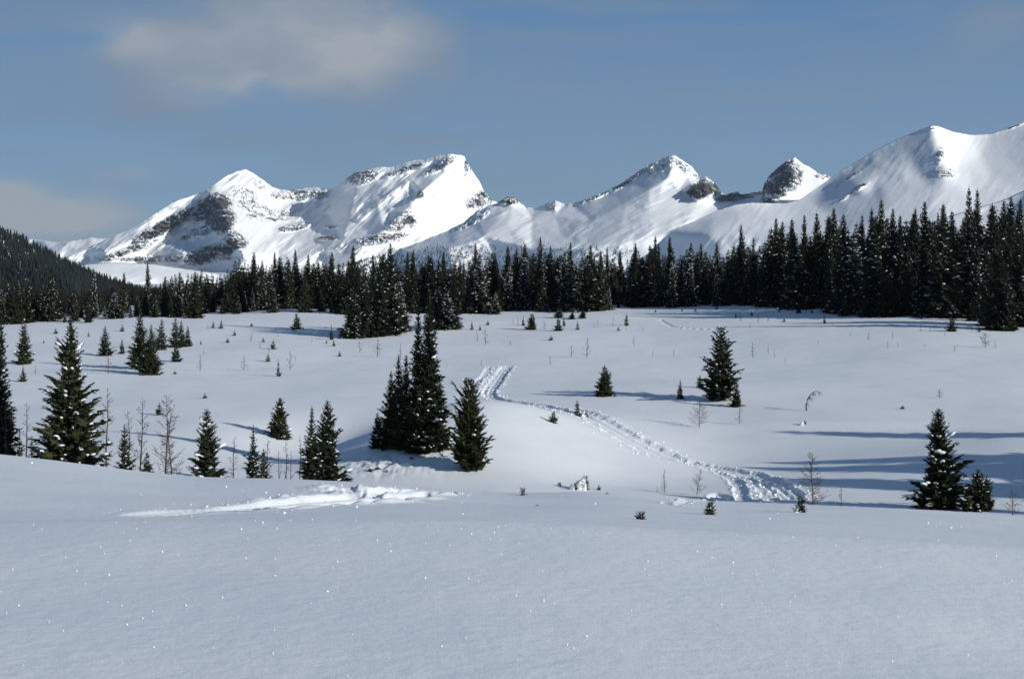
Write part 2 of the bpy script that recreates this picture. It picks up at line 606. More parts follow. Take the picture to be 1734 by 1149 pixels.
def build_ground():
    u_in = np.linspace(-0.40, 0.40, 860)
    u_out = 0.40 + (np.linspace(0, 1, 42)[1:] ** 1.8) * 1.8
    u = np.concatenate([-u_out[::-1], u_in, u_out])
    rows = [np.array([-3000, -1000, -300, -80, -25, -8, 0, 3.0, 5.0])]
    rows.append(np.linspace(5.4, 14.0, 46))
    rows.append(np.linspace(14.15, 40.0, 210))
    rows.append(np.linspace(40.6, 72.0, 30))
    rows.append(np.linspace(72.5, 135.0, 190))
    rows.append(1.0 / np.linspace(1 / 135.5, 1 / 275.0, 130))
    rows.append(np.exp(np.linspace(math.log(280.0), math.log(11800.0), 46)))
    Y = np.concatenate(rows)
    X = u[None, :] * wfun(Y)[:, None]
    YY = np.repeat(Y[:, None], len(u), 1)
    Z = ground(X, YY)
    V = np.stack([X, YY, Z], 2).reshape(-1, 3)
    q = grid_quads(len(Y), len(u))
    me = mesh_from("snow_ground", V, quads=q, mat=M_SNOW)
    link("snow_ground", me, kind="structure")


build_ground()


def ground_z(x, y):
    return float(ground(np.array([x]), np.array([y]))[0])


# ------------------------------------------------------------------ mountains
from mathutils.geometry import delaunay_2d_cdt


def tri_interp(pts, vals, gx, gy):
    """piecewise linear surface through scattered points"""
    pv = [Vector((p[0], p[1])) for p in pts]
    vo, _, tris, _, _, _ = delaunay_2d_cdt(pv, [], [], 0, 1e-6)
    idx = []
    P = np.array([[v.x, v.y] for v in vo])
    A = np.array(pts, float)
    for v in P:
        idx.append(int(np.argmin(((A - v) ** 2).sum(1))))
    V = np.array(vals, float)[idx]
    out = np.full(gx.shape, np.nan)
    for t in tris:
        a, b, c = P[t[0]], P[t[1]], P[t[2]]
        den = (b[1] - c[1]) * (a[0] - c[0]) + (c[0] - b[0]) * (a[1] - c[1])
        if abs(den) < 1e-9:
            continue
        sel = (gx >= min(a[0], b[0], c[0]) - 1e-6) & (gx <= max(a[0], b[0], c[0]) + 1e-6) & (gy >= min(a[1], b[1], c[1]) - 1e-6) & (gy <= max(a[1], b[1], c[1]) + 1e-6)
        x, y = gx[sel], gy[sel]
        l1 = ((b[1] - c[1]) * (x - c[0]) + (c[0] - b[0]) * (y - c[1])) / den
        l2 = ((c[1] - a[1]) * (x - c[0]) + (a[0] - c[0]) * (y - c[1])) / den
        l3 = 1 - l1 - l2
        ok = (l1 > -1e-6) & (l2 > -1e-6) & (l3 > -1e-6)
        tmp = out[sel]
        tmp[ok] = (l1 * V[t[0]] + l2 * V[t[1]] + l3 * V[t[2]])[ok]
        out[sel] = tmp
    return out


def relief(name, sil, ctrl, base_y, step, flow, amp, rocks, rock_amp=1.0, base_drop=30.0, jag=1.0, smooth=2.0, seed=0, back=900., label=None, tilt=None):
    """a mountain from its crest line and spurs: crest (px, py, distance), spur points (px, py, distance)"""
    sil = sorted(sil)
    x0, x1 = sil[0][0], sil[-1][0]
    nc = int((x1 - x0) / step) + 1
    px = np.linspace(x0, x1, nc)
    sp = np.interp(px, [s[0] for s in sil], [s[1] for s in sil])
    jg = jag * (fbm(px / 9., px * 0 + seed, 4, seed + 61, 0.6))
    nr = max(24, int((base_y - min(s[1] for s in sil)) / (step * 1.0)))
    v = np.linspace(0, 1, nr) ** 1.0
    PY = sp[None, :] + (base_y - sp)[None, :] * v[:, None]
    PX = np.repeat(px[None, :], nr, 0)
    PJ = PY + jg[None, :] * np.exp(-v / 0.035)[:, None]
    pts = [(s[0], s[1]) for s in sil] + [(c[0], c[1]) for c in ctrl]
    val = [s[2] for s in sil] + [c[2] for c in ctrl]
    # far-out frame so that every grid point is covered
    def near(x, y):
        return val[int(np.argmin([(p[0] - x) ** 2 + (p[1] - y) ** 2 for p in pts]))]
    fr = []
    for x in np.linspace(x0 - 30, x1 + 30, 9):
        fr.append((x, min(s[1] for s in sil) - 60, float(np.interp(x, [s[0] for s in sil], [s[2] for s in sil])) + 200))
        fr.append((x, base_y + 60, near(x, base_y) - 130))
    pts += [(f[0], f[1]) for f in fr]
    val += [f[2] for f in fr]
    gx = np.arange(x0 - 8, x1 + 8, step)
    gy = np.arange(min(s_[1] for s_ in sil) - 12, base_y + 8, step)
    GX, GY = np.meshgrid(gx, gy)
    G = tri_interp(pts, val, GX, GY)
    G = np.where(np.isnan(G), np.nanmean(G), G)
    G = gauss1(gauss1(G, smooth, 0), smooth, 1)
    fi = np.clip((PX - gx[0]) / step, 0, len(gx) - 1.001)
    fj = np.clip((PY - gy[0]) / step, 0, len(gy) - 1.001)
    a0, b0 = fi.astype(int), fj.astype(int)
    fa, fb = fi - a0, fj - b0
    D = (G[b0, a0] * (1 - fa) + G[b0, a0 + 1] * fa) * (1 - fb) + (G[b0 + 1, a0] * (1 - fa) + G[b0 + 1, a0 + 1] * fa) * fb
    D0 = np.nanmean(D)
    if tilt:
        D = D + gauss1(np.interp(px, [t[0] for t in tilt], [t[1] for t in tilt]), 28.0 / step, 0)[None, :]
    k = D0 / 6000.0
    fx, fy = flow
    along = (PX * fx + PY * fy)
    across = (PX * -fy + PY * fx)
    edge = sstep(0.0, 0.06, v)[:, None]
    amp = amp * (0.45 + 1.1 * sstep(-0.35, 0.5, fbm(PX / 60., PY / 45., 2, seed + 77)))
    D = D - k * amp * (26 * ridged(across / 22., along / 110., 3, seed + 1) + 10 * ridged(across / 9., along / 55., 3, seed + 2) + 26 * fbm(PX / 45., PY / 35., 3, seed + 3)) * (0.25 + 0.75 * edge)
    rock = np.zeros(D.shape)
    for (rx, ry, ra, rb, rot, s) in rocks:
        c_, s_ = math.cos(rot), math.sin(rot)
        dx, dy = PX - rx, PY - ry
        a = (dx * c_ + dy * s_) / ra
        b = (-dx * s_ + dy * c_) / rb
        rock = np.maximum(rock, s * (1 - sstep(0.55, 1.25, np.sqrt(a * a + b * b))))
    D = D - k * rock_amp * np.minimum(rock, 0.8) * (38 * ridged(PX / 15., PY / 8., 4, seed + 7, 0.62) + 18 * ridged(PX / 5., PY / 3.0, 2, seed + 8))
    X = (PX - CX) / F * D
    Z = EYE + (HY - PJ) / F * D
    # behind the crest the ground falls away again
    bX, bY, bZ, bR = [], [], [], []
    for i, t in enumerate([1.0, 0.72, 0.45, 0.25, 0.1, 0.03]):
        d = back * k * t
        bD = D[0] + d
        bX.append((px - CX) / F * D[0] * (1 + 0.2 * t))
        bY.append(bD)
        bZ.append(Z[0] - d * 0.62 - 12 * t * ridged(px / 20., px * 0 + i * 0.7, 3, seed + 9))
        bR.append(np.full(nc, 0.25))
    X = np.concatenate([np.array(bX), X])
    Yg = np.concatenate([np.array(bY), D])
    Z = np.concatenate([np.array(bZ), Z])
    rock = np.concatenate([np.array(bR), rock])
    # foot buried below the plain
    X = np.concatenate([X, X[-1:]])
    Yg = np.concatenate([Yg, Yg[-1:] - 40])
    Z = np.concatenate([Z, Z[-1:] - base_drop])
    rock = np.concatenate([rock, rock[-1:]])
    V = np.stack([X, Yg, Z], 2).reshape(-1, 3)
    q = grid_quads(X.shape[0], nc)[:, ::-1]
    me = mesh_from(name, V, quads=q, mat=M_MOUNT)
    at = me.attributes.new('rock', 'FLOAT', 'POINT')
    at.data.foreach_set('value', rock.astype(np.float32).ravel())
    link(name, me, kind="structure", label=label)
    return V.reshape(X.shape[0], nc, 3)


# far low ridge at the left
relief("mountain", [(-150, 405, 9600), (20, 403, 9600), (60, 405, 9600), (90, 409, 9500), (130, 406, 9500), (152, 401, 9600), (172, 403, 9650), (210, 399, 9700), (260, 402, 9700), (330, 410, 9700)],
       [(90, 425, 9100), (150, 425, 9000), (250, 425, 9200)], 450, 2.2, (-0.8, 0.6), 1.0, [(150, 404, 30, 2, 0, .3)], seed=3, jag=0.6)

# the high massif on the left with its two summits
B_SIL = [(60, 452, 5700), (110, 436, 5800), (151, 418, 5900), (198, 397, 5950), (232, 383, 6000), (259, 365, 6050), (295, 342, 6100), (326, 331, 6150), (348, 321, 6150), (365, 311, 6200),
         (389, 295, 6350), (417, 286, 6500), (428, 293, 6550), (445, 303, 6700), (459, 315, 6900), (475, 321, 7050), (497, 322, 7150), (519, 317, 7150), (540, 317, 7100), (561, 320, 7000), (575, 313, 6850),
         (600, 292, 6650), (617, 289, 6600), (645, 282, 6600), (664, 283, 6620), (686, 275, 6600), (703, 271, 6600), (719, 270, 6580), (739, 264, 6550), (764, 260, 6520), (786, 264, 6620), (793, 278, 6720),
         (800, 289, 6780), (811, 306, 6850), (819, 322, 6900), (833, 339, 6950), (860, 350, 7050), (900, 370, 7100)]
B_CTRL = [(355, 327, 6050), (372, 345, 5900), (384, 366, 5660), (381, 392, 5530), (398, 408, 5440), (415, 432, 5350),
          (340, 350, 6130), (325, 375, 6110), (345, 385, 5960), (300, 400, 6020), (350, 400, 5800), (290, 375, 6120), (250, 395, 5960), (228, 405, 5840), (180, 425, 5640),
          (265, 412, 5860), (310, 425, 5640), (350, 430, 5560), (330, 410, 5760), (395, 430, 5480),
          (400, 340, 6160), (420, 350, 6260), (450, 360, 6560), (480, 350, 6850), (510, 350, 6950), (430, 400, 5900), (460, 395, 6280), (500, 385, 6520), (470, 425, 5950), (440, 430, 5650),
          (540, 350, 6900), (560, 370, 6550), (530, 400, 6250), (600, 330, 6400), (590, 365, 6200), (550, 420, 5900), (500, 440, 5800),
          (640, 310, 6420), (640, 345, 6200), (620, 390, 5960), (690, 300, 6430), (700, 325, 6330), (580, 410, 5860),
          (752, 295, 6340), (735, 310, 6240), (715, 327, 6150), (696, 345, 6050), (675, 365, 5950), (650, 387, 5850), (625, 410, 5760), (600, 435, 5660),
          (690, 335, 6190), (660, 365, 6090),
          (785, 300, 6640), (800, 340, 6760), (770, 350, 6500), (740, 370, 6350), (720, 395, 6150), (690, 390, 6070), (760, 400, 6300), (670, 425, 5850), (720, 430, 5950), (800, 380, 6500)]
B_ROCK = [(360, 352, 42, 22, -0.5, 1.05), (372, 370, 30, 28, 0.2, 1.05), (285, 380, 62, 12, -0.52, 0.95), (250, 398, 30, 10, -0.5, 0.8), (340, 392, 40, 10, -0.3, 0.6),
          (355, 430, 52, 16, -0.25, 0.82), (398, 408, 24, 18, 0.4, 0.8), (215, 425, 60, 7, -0.35, 0.62), (415, 330, 30, 14, 0.3, 0.42), (430, 350, 40, 14, 0.4, 0.5), (460, 365, 55, 12, 0.0, 0.45),
          (500, 330, 50, 10, 0.0, 0.52), (540, 330, 18, 10, 0.0, 0.62), (500, 384, 34, 7, -0.2, 0.72), (612, 300, 36, 12, -0.25, 0.72), (690, 286, 44, 5, -0.3, 0.6), (745, 280, 34, 8, -0.5, 0.52),
          (712, 329, 8, 6, 0, 0.8), (552, 403, 18, 4, 0, 0.8), (560, 384, 14, 3, 0, 0.6), (680, 375, 30, 16, -0.4, 0.58), (640, 405, 60, 9, -0.15, 0.62), (815, 338, 30, 14, -0.4, 0.6), (793, 278, 6, 14, 0, .6),
          (300, 438, 120, 6, 0.0, 0.6), (440, 312, 20, 8, 0.6, .35)]
relief("mountain", B_SIL, B_CTRL, 462, 1.25, (-0.77, 0.63), 0.85, B_ROCK, seed=10, smooth=1.6, tilt=[(60, 0), (520, 0), (560, 70), (715, 0), (900, 0)])

# the middle range with the pyramid and the dark crags
C_SIL = [(560, 458, 4300), (606, 442, 4400), (675, 422, 4550), (714, 408, 4650), (755, 392, 4750), (786, 375, 4850), (808, 356, 4950), (838, 345, 5000), (849, 339, 5050), (860, 333, 5080), (874, 336, 5130),
         (880, 342, 5170), (891, 351, 5220), (907, 351, 5200), (924, 345, 5180), (941, 339, 5150), (957, 346, 5180), (968, 344, 5150), (995, 336, 5150), (1023, 325, 5200), (1051, 311, 5250), (1078, 292, 5300),
         (1106, 275, 5350), (1123, 268, 5350), (1141, 261, 5330), (1156, 271, 5400), (1170, 281, 5450), (1186, 302, 5480), (1197, 299, 5380), (1208, 308, 5420), (1222, 325, 5450), (1228, 329, 5430),
         (1244, 324, 5350), (1261, 329, 5380), (1280, 325, 5300), (1291, 324, 5230), (1294, 311, 5180), (1305, 295, 5160), (1319, 282, 5150), (1330, 273, 5140), (1347, 267, 5120), (1358, 275, 5250), (1383, 292, 5400),
         (1405, 299, 5450), (1440, 320, 5500), (1480, 350, 5500)]
C_CTRL = [(700, 430, 4420), (760, 420, 4380), (820, 400, 4480), (860, 380, 4650), (900, 370, 4830), (940, 365, 4880), (868, 350, 4930), (850, 360, 4830), (930, 352, 5060), (900, 360, 5020),
          (1140, 280, 5180), (1132, 300, 5080), (1100, 320, 5000), (1060, 345, 4860), (1000, 375, 4700), (950, 400, 4560), (900, 420, 4420), (1165, 300, 5260), (1150, 320, 5060), (1170, 330, 5060),
          (1100, 360, 4760), (1150, 355, 4860), (1050, 390, 4550), (1000, 420, 4380), (1100, 400, 4520), (1150, 395, 4600),
          (1178, 322, 4980), (1195, 312, 5110), (1200, 335, 5020), (1180, 345, 4940), (1215, 345, 5020), (1250, 345, 5020), (1160, 340, 4960),
          (1340, 285, 4960), (1345, 305, 4880), (1325, 310, 4900), (1305, 320, 4960), (1320, 335, 4860), (1300, 345, 4850), (1370, 310, 5180), (1385, 310, 5230), (1350, 330, 5000), (1250, 370, 4820), (1330, 360, 4720), (1420, 350, 5000)]
C_ROCK = [(1188, 322, 26, 15, -0.2, 1.25), (1212, 320, 14, 10, 0.4, 0.95), (1240, 334, 32, 8, -0.1, 1.1), (1262, 332, 16, 6, 0, 0.9), (1285, 328, 16, 4, 0, 0.7), (1326, 296, 30, 27, -0.7, 1.0), (1305, 318, 20, 14, 0.2, 1.05),
          (1322, 325, 14, 10, 0, 0.8), (1300, 340, 14, 6, 0, 0.9), (1350, 298, 13, 24, 0.2, 0.72), (1395, 300, 22, 5, 0.2, 0.5), (1085, 292, 60, 5, -0.58, 0.56), (1160, 285, 26, 8, 0.7, 0.42), (1190, 304, 18, 5, .5, .5),
          (862, 340, 22, 8, 0, 0.7), (930, 350, 18, 5, 0, 0.4), (800, 372, 40, 8, -0.5, 0.4), (1120, 280, 30, 10, -0.5, .42), (1010, 332, 40, 4, -.4, .45)]
C_RANGE = relief("mountain", C_SIL, C_CTRL, 470, 1.35, (-0.9, 0.42), 0.30, C_ROCK, rock_amp=1.5, jag=1.5, seed=20, smooth=1.4, tilt=[(560, 800), (1141, 0), (1300, -30), (1480, -30)])

# the smooth white shoulder on the right
D_SIL = [(960, 479, 3150), (1040, 440, 3300), (1090, 415, 3350), (1131, 392, 3450), (1175, 375, 3550), (1211, 358, 3650), (1244, 347, 3720), (1272, 343, 3780), (1308, 344, 3850), (1330, 344, 3880), (1355, 338, 3950), (1394, 311, 4150), (1426, 288, 4250),
         (1482, 255, 4350), (1518, 236, 4400), (1565, 217, 4420), (1579, 212, 4400), (1588, 213, 4450), (1615, 223, 4650), (1645, 228, 4780), (1675, 227, 4830), (1703, 218, 4880), (1734, 207, 4930), (1800, 214, 5000),
         (1900, 225, 4850), (2050, 270, 4900), (2200, 320, 4900), (2350, 390, 4800)]
D_CTRL = [(1250, 370, 3520), (1300, 365, 3600), (1350, 365, 3650), (1200, 395, 3300), (1300, 400, 3330), (1380, 345, 3880), (1420, 330, 3900), (1400, 360, 3700), (1440, 360, 3640), (1460, 330, 3850), (1490, 300, 4020), (1520, 280, 4130),
          (1485, 290, 4090), (1455, 318, 3860), (1475, 325, 3880), (1540, 260, 4230), (1585, 235, 4280), (1590, 255, 4160), (1598, 275, 4060), (1600, 290, 3990), (1610, 255, 4320), (1625, 275, 4260), (1660, 265, 4500),
          (1640, 285, 4200), (1700, 265, 4450), (1560, 300, 4000), (1540, 320, 3850), (1590, 325, 3800), (1620, 310, 3920), (1680, 300, 4100), (1734, 290, 4150), (1500, 350, 3640), (1580, 350, 3640), (1650, 340, 3750),
          (1740, 330, 3850), (1450, 400, 3330), (1600, 400, 3350), (1800, 280, 4100), (1900, 300, 4000), (2050, 330, 3950)]
D_ROCK = [(1592, 262, 8, 18, 0.2, 0.55), (1600, 292, 22, 10, 0.1, 0.6), (1450, 320, 24, 4, -0.5, 0.62), (1425, 338, 16, 3, -.5, .5), (1440, 300, 40, 3, -0.55, .45), (1575, 216, 14, 4, 0, .45), (1720, 212, 20, 3, -.4, .5)]
relief("mountain", D_SIL, D_CTRL, 480, 2.0, (-0.6, 0.8), 0.13, D_ROCK, rock_amp=0.6, seed=30, smooth=3.0, jag=0.35, tilt=[(1040, 520), (1400, 120), (1585, -80), (1600, -80), (2300, -420)])

# near shaded spur at the far right and a low bright bench under the left massif
relief("foothill", [(1440, 479, 2450), (1500, 415, 2500), (1545, 388, 2550), (1600, 368, 2600), (1657, 351, 2680), (1703, 337, 2750), (1734, 322, 2800), (1800, 300, 2850), (1900, 290, 2900), (2100, 350, 2900), (2250, 430, 2850)],
       [(1600, 400, 2520), (1680, 380, 2620), (1734, 365, 2680), (1800, 350, 2650)], 480, 4.0, (-0.8, 0.5), 0.25, [], seed=40, smooth=3.0, jag=0.3, tilt=[(1440, 420), (1560, 330), (2250, -520)])
relief("foothill", [(-20, 490, 2250), (40, 470, 2300), (110, 455, 2400), (150, 447, 2500), (200, 444, 2550), (260, 447, 2600), (300, 453, 2650), (360, 462, 2650), (420, 475, 2600), (480, 491, 2550)],
       [(150, 470, 2330), (220, 470, 2400), (300, 475, 2450)], 492, 3.0, (-0.9, 0.3), 0.3, [], seed=45, smooth=2.0, jag=0.4)
F_HILL = relief("wooded_hill", [(-420, 300, 1500), (-250, 320, 1500), (-120, 350, 1480), (0, 393, 1450), (35, 406, 1440), (70, 425, 1430), (100, 443, 1420), (150, 466, 1400), (190, 482, 1390), (240, 498, 1380), (300, 505, 1370)],
       [(0, 440, 1250), (60, 460, 1220), (120, 475, 1200), (-100, 420, 1260), (-250, 400, 1300)], 512, 4.0, (0.5, 0.8), 0.5, [], seed=50, smooth=2.0, jag=0.3)


# ------------------------------------------------------------------ far woods (nobody could count these)
def cone_tree_batch(pts, hs, rng, rmul=0.15, tiers=4, seg=5):
    """small tiered conifers joined into one mesh"""
    V, T = [], []
    base = 0
    for (x, y, z), h in zip(pts, hs):
        R = h * rmul * rng.uniform(0.8, 1.2)
        for k in range(tiers):
            z0 = z + h * (0.02 + 0.22 * k)
            z1 = z + h * min(1.0, 0.42 + 0.195 * k)
            r = R * (1 - 0.2 * k)
            a0 = rng.uniform(0, 6.28)
            for s in range(seg):
                a = a0 + 6.283 * s / seg
                rr = r * rng.uniform(0.65, 1.2)
                V.append((x + rr * math.cos(a), y + rr * math.sin(a), z0 + h * rng.uniform(-0.05, 0.05)))
            V.append((x, y, z1))
            for s in range(seg):
                T.append((base + s, base + (s + 1) % seg, base + seg))
            base += seg + 1
    return V, T


def woods_on(grid, n, hmin, hmax, rng, cond, name, label):
    nr, nc, _ = grid.shape
    pts, hs = [], []
    tries = 0
    while len(pts) < n and tries < n * 30:
        tries += 1
        i, j = rng.uniform(4, nr - 2.01), rng.uniform(0, nc - 1.01)
        a, b = int(i), int(j)
        fa, fb = i - a, j - b
        p = (grid[a, b] * (1 - fa) + grid[a + 1, b] * fa) * (1 - fb) + (grid[a, b + 1] * (1 - fa) + grid[a + 1, b + 1] * fa) * fb
        px = CX + F * p[0] / p[1]
        py = HY - (p[2] - EYE) / p[1] * F
        if cond(px, py, p):
            pts.append((p[0], p[1], p[2] - 0.5))
            hs.append(rng.uniform(hmin, hmax))
    V, T = cone_tree_batch(pts, hs, rng)
    me = mesh_from(name, V, tris=T, smooth=False, mat=M_WOOD)
    link(name, me, kind="stuff", label=label, category="woodland")


rng = random.Random(5)
woods_on(F_HILL, 9500, 7, 11, rng, lambda px, py, p: -400 < px < 300, "hillside_woodland", "dark snow-dusted conifer wood covering the hill at the far left")


rng = random.Random(9)
woods_on(C_RANGE, 2600, 7, 12, rng, lambda px, py, p: 590 < px < 1250 and py > 408 + 24 * rng.random() ** 0.5 + 10 * perlin(np.array([px / 30.]), np.array([py / 9.]), 71)[0],
         "distant_woodland", "far-off bluish conifer wood at the foot of the snowy range")


# ------------------------------------------------------------------ conifers
def ico_blob():
    t = (1 + 5 ** 0.5) / 2
    v = np.array([(-1, t, 0), (1, t, 0), (-1, -t, 0), (1, -t, 0), (0, -1, t), (0, 1, t), (0, -1, -t), (0, 1, -t), (t, 0, -1), (t, 0, 1), (-t, 0, -1), (-t, 0, 1)], float)
    v /= np.linalg.norm(v[0])
    f = [(0, 11, 5), (0, 5, 1), (0, 1, 7), (0, 7, 10), (0, 10, 11), (1, 5, 9), (5, 11, 4), (11, 10, 2), (10, 7, 6), (7, 1, 8), (3, 9, 4), (3, 4, 2), (3, 2, 6), (3, 6, 8), (3, 8, 9), (4, 9, 5), (2, 4, 11), (6, 2, 10), (8, 6, 7), (9, 8, 1)]
    return v, np.array(f)


ICO_V, ICO_F = ico_blob()
_e = {}


def _subdiv(v, f):
    v = [tuple(a) for a in v]
    mid = {}
    nf = []

    def m(a, b):
        k = (min(a, b), max(a, b))
        if k not in mid:
            p = np.array(v[a]) + np.array(v[b])
            p /= np.linalg.norm(p)
            v.append(tuple(p))
            mid[k] = len(v) - 1
        return mid[k]
    for a, b, c in f:
        x, y, z = m(a, b), m(b, c), m(c, a)
        nf += [(a, x, z), (b, y, x), (c, z, y), (x, y, z)]
    return np.array(v), np.array(nf)


ICO2_V, ICO2_F = _subdiv(ICO_V, ICO_F)


def tube(path, rad, seg=6):
    """ring tube along a path; returns verts, tris"""
    path = np.asarray(path, float)
    V, T = [], []
    n = len(path)
    for i in range(n):
        d = path[min(i + 1, n - 1)] - path[max(i - 1, 0)]
        d = d / (np.linalg.norm(d) + 1e-9)
        a = np.cross(d, (0, 0, 1.0) if abs(d[2]) < 0.9 else (1.0, 0, 0))
        a /= np.linalg.norm(a) + 1e-9
        b = np.cross(d, a)
        for s in range(seg):
            t = 6.28318 * s / seg
            V.append(path[i] + (a * math.cos(t) + b * math.sin(t)) * rad[i])
    for i in range(n - 1):
        for s in range(seg):
            p, q = i * seg + s, i * seg + (s + 1) % seg
            T += [(p, q, q + seg), (p, q + seg, p + seg)]
    return V, T


def trunk_mesh(h, r0, rs, lean=0.0, top=0.985, mat=None, seg=7):
    k = 9
    path, rad = [], []
    ox, oy = rs.uniform(-1, 1) * lean, rs.uniform(-1, 1) * lean
    for i in range(k):
        t = i / (k - 1)
        w = 0.006 * h * math.sin(t * 7 + ox * 9)
        path.append((ox * t * t * h + w, oy * t * t * h - w * 0.7, -0.35 + (h * top + 0.35) * t))
        rad.append(r0 * (1 - t) ** 0.85 + 0.006 * h ** 0.5)
    rad[0] *= 1.25
    V, T = tube(path, rad, seg)
    return mesh_from("trunk", V, tris=T, mat=mat or M_BARK)


def conifer(seed, h, R, levels=44, per=8, twigs=9, droop=0.25, up=0.6, rag=0.35, power=0.9, bare=0.04, snow=60, snow_low=True, snow_size=0.78,
            mat=None, asym=0.15, tuft=1.0, hang=0.22, dz=(-0.5, 0.2), core=0.58, sparse_top=0.0, blob2=False, narrow=1.0):
    """needle crown made of many short sprays on ascending and drooping branches, plus the snow lodged on it.
    returns trunk, crown, snow meshes; the crown radius follows an uneven cone"""
    rs = random.Random(seed)
    nr = np.random.RandomState(seed)
    V, T = [], []
    nv = 0
    sV, sT = [], []
    snv = 0
    lobe_a = [rs.uniform(0, 6.28) for _ in range(5)]
    lobe_t = [rs.uniform(0.1, 0.85) for _ in range(5)]
    tips = []
    levels = int(levels * 1.0)
    for li in range(levels):
        t = bare + (1 - bare) * ((li + rs.uniform(-0.3, 0.3)) / levels)
        t = min(max(t, bare), 0.995)
        prof = (1 - t) ** power * (1.0 if t > 0.10 else 0.82 + 1.8 * t)
        ringvar = 1 + rag * rs.uniform(-0.5, 0.45)
        nb = max(4, int(round(per * (0.55 + 0.45 * (1 - t)))))
        a0 = rs.uniform(0, 6.28)
        for b in range(nb):
            if rs.random() < 0.07 + sparse_top * t:
                continue
            a = a0 + 6.283 * b / nb + rs.uniform(-0.3, 0.3)
            lob = 1.0
            for la, lt in zip(lobe_a, lobe_t):
                lob += asym * math.cos(a - la) * math.exp(-((t - lt) / 0.14) ** 2)
            L = R * prof * ringvar * lob * rs.uniform(0.5, 1.14) + 0.016 * h * (0.5 + 0.5 * (1 - t))
            if rs.random() < 0.09:
                L *= 1.28
            z0 = t * h
            sl = up * t ** 1.3 - droop * (1 - t) + rs.uniform(-0.12, 0.12)
            curl = 0.22 + 0.25 * rs.random()
            ca, sa = math.cos(a), math.sin(a)
            side = np.array((-sa, ca, 0.0))

            def P(s, ca=ca, sa=sa, L=L, z0=z0, sl=sl, curl=curl):
                return np.array((ca * L * s, sa * L * s, z0 + sl * L * s + curl * L * (s * s - 0.35 * s)))
            ns = max(3, int(twigs * (0.45 + 0.55 * prof)))
            ss = (np.arange(ns) + nr.rand(ns) * 0.8) / ns
            ss = 0.10 + 0.90 * ss
            bd = np.array((ca, sa, sl + curl * 0.8))
            bd /= np.linalg.norm(bd)
            for s in ss:
                p = P(min(s, 1.0))
                ln = (0.30 * L * (1.15 - 0.62 * s) + 0.016 * h * (0.5 + 0.5 * (1 - t))) * rs.uniform(0.75, 1.25) * tuft
                wd = ln * 0.25 + 0.0038 * h * (0.4 + 0.6 * (1 - t))
                for sg in (-1, 1):
                    ang = rs.uniform(0.35, 0.95)
                    d = bd * math.cos(ang) + side * (sg * math.sin(ang)) + np.array((0, 0, rs.uniform(*dz)))
                    d /= np.linalg.norm(d)
                    n2 = np.cross(d, (0, 0, 1.0))
                    n2 = n2 / (np.linalg.norm(n2) + 1e-6) + np.array((0, 0, rs.uniform(-0.9, 0.9)))
                    q = p + d * ln
                    m = p + d * ln * 0.45
                    V += [p, m + n2 * wd * 0.5, q, m - n2 * wd * 0.5]
                    T += [(nv, nv + 1, nv + 2), (nv, nv + 2, nv + 3)]
                    nv += 4
            # the leading tip and a hanging spray under the branch
            p, q = P(0.75), P(1.0) + bd * 0.10 * L
            w = (0.05 * L + 0.006 * h) * tuft
            V += [p + side * w, q, p - side * w, p + np.array((0, 0, w * 1.4))]
            T += [(nv, nv + 1, nv + 2), (nv, nv + 1, nv + 3)]
            nv += 4
            p0, p1 = P(0.2), P(0.85)
            hg = hang * L + 0.010 * h * (1 - t)
            V += [p0, p1, (p0 + p1) / 2 - np.array((0, 0, hg * rs.uniform(0.6, 1.5)))]
            T += [(nv, nv + 1, nv + 2)]
            nv += 3
            tips.append((t, P, L, a, bd, side))
    # inner boughs: ragged drooping flaps round the trunk that make the crown opaque
    for k in range(int(levels * 0.8)):
        t = bare + (1 - bare) * (k + rs.random()) / (levels * 0.8)
        rr = (R * (1 - t) ** power * (1.0 if t > 0.10 else 0.82 + 1.8 * t)) * core
        a0 = rs.uniform(0, 6.28)
        for b in range(9):
            a = a0 + 0.698 * b + rs.uniform(-0.2, 0.2)
            r_ = rr * rs.uniform(0.6, 1.35)
            ca, sa = math.cos(a), math.sin(a)
            zt = t * h + 0.03 * h * (1.2 - t)
            zb = t * h - (droop * 0.8 + 0.05) * r_ - 0.012 * h * rs.random()
            wv = r_ * rs.uniform(0.2, 0.4)
            V += [(0.0, 0.0, zt), (ca * r_ - sa * wv, sa * r_ + ca * wv, zb), (ca * r_ * 1.15, sa * r_ * 1.15, zb - 0.01 * h), (ca * r_ + sa * wv, sa * r_ - ca * wv, zb)]
            T += [(nv, nv + 1, nv + 2), (nv, nv + 2, nv + 3)]
            nv += 4
    # leader
    for k in range(5):
        a = k * 1.257
        z = h * 0.93
        w = 0.006 * h
        V += [(w * math.cos(a), w * math.sin(a), z), (w * math.cos(a + 1.5), w * math.sin(a + 1.5), z), (0, 0, h * 1.03)]
        T += [(nv, nv + 1, nv + 2)]
        nv += 3
    crown = mesh_from("crown", np.array([tuple(p) for p in V]), tris=T, smooth=False, mat=mat or M_FIR)
    # snow pads
    IV, IF = (ICO2_V, ICO2_F) if blob2 else (ICO_V, ICO_F)
    snow = int(snow * 1.35)
    k = 0
    guard = 0
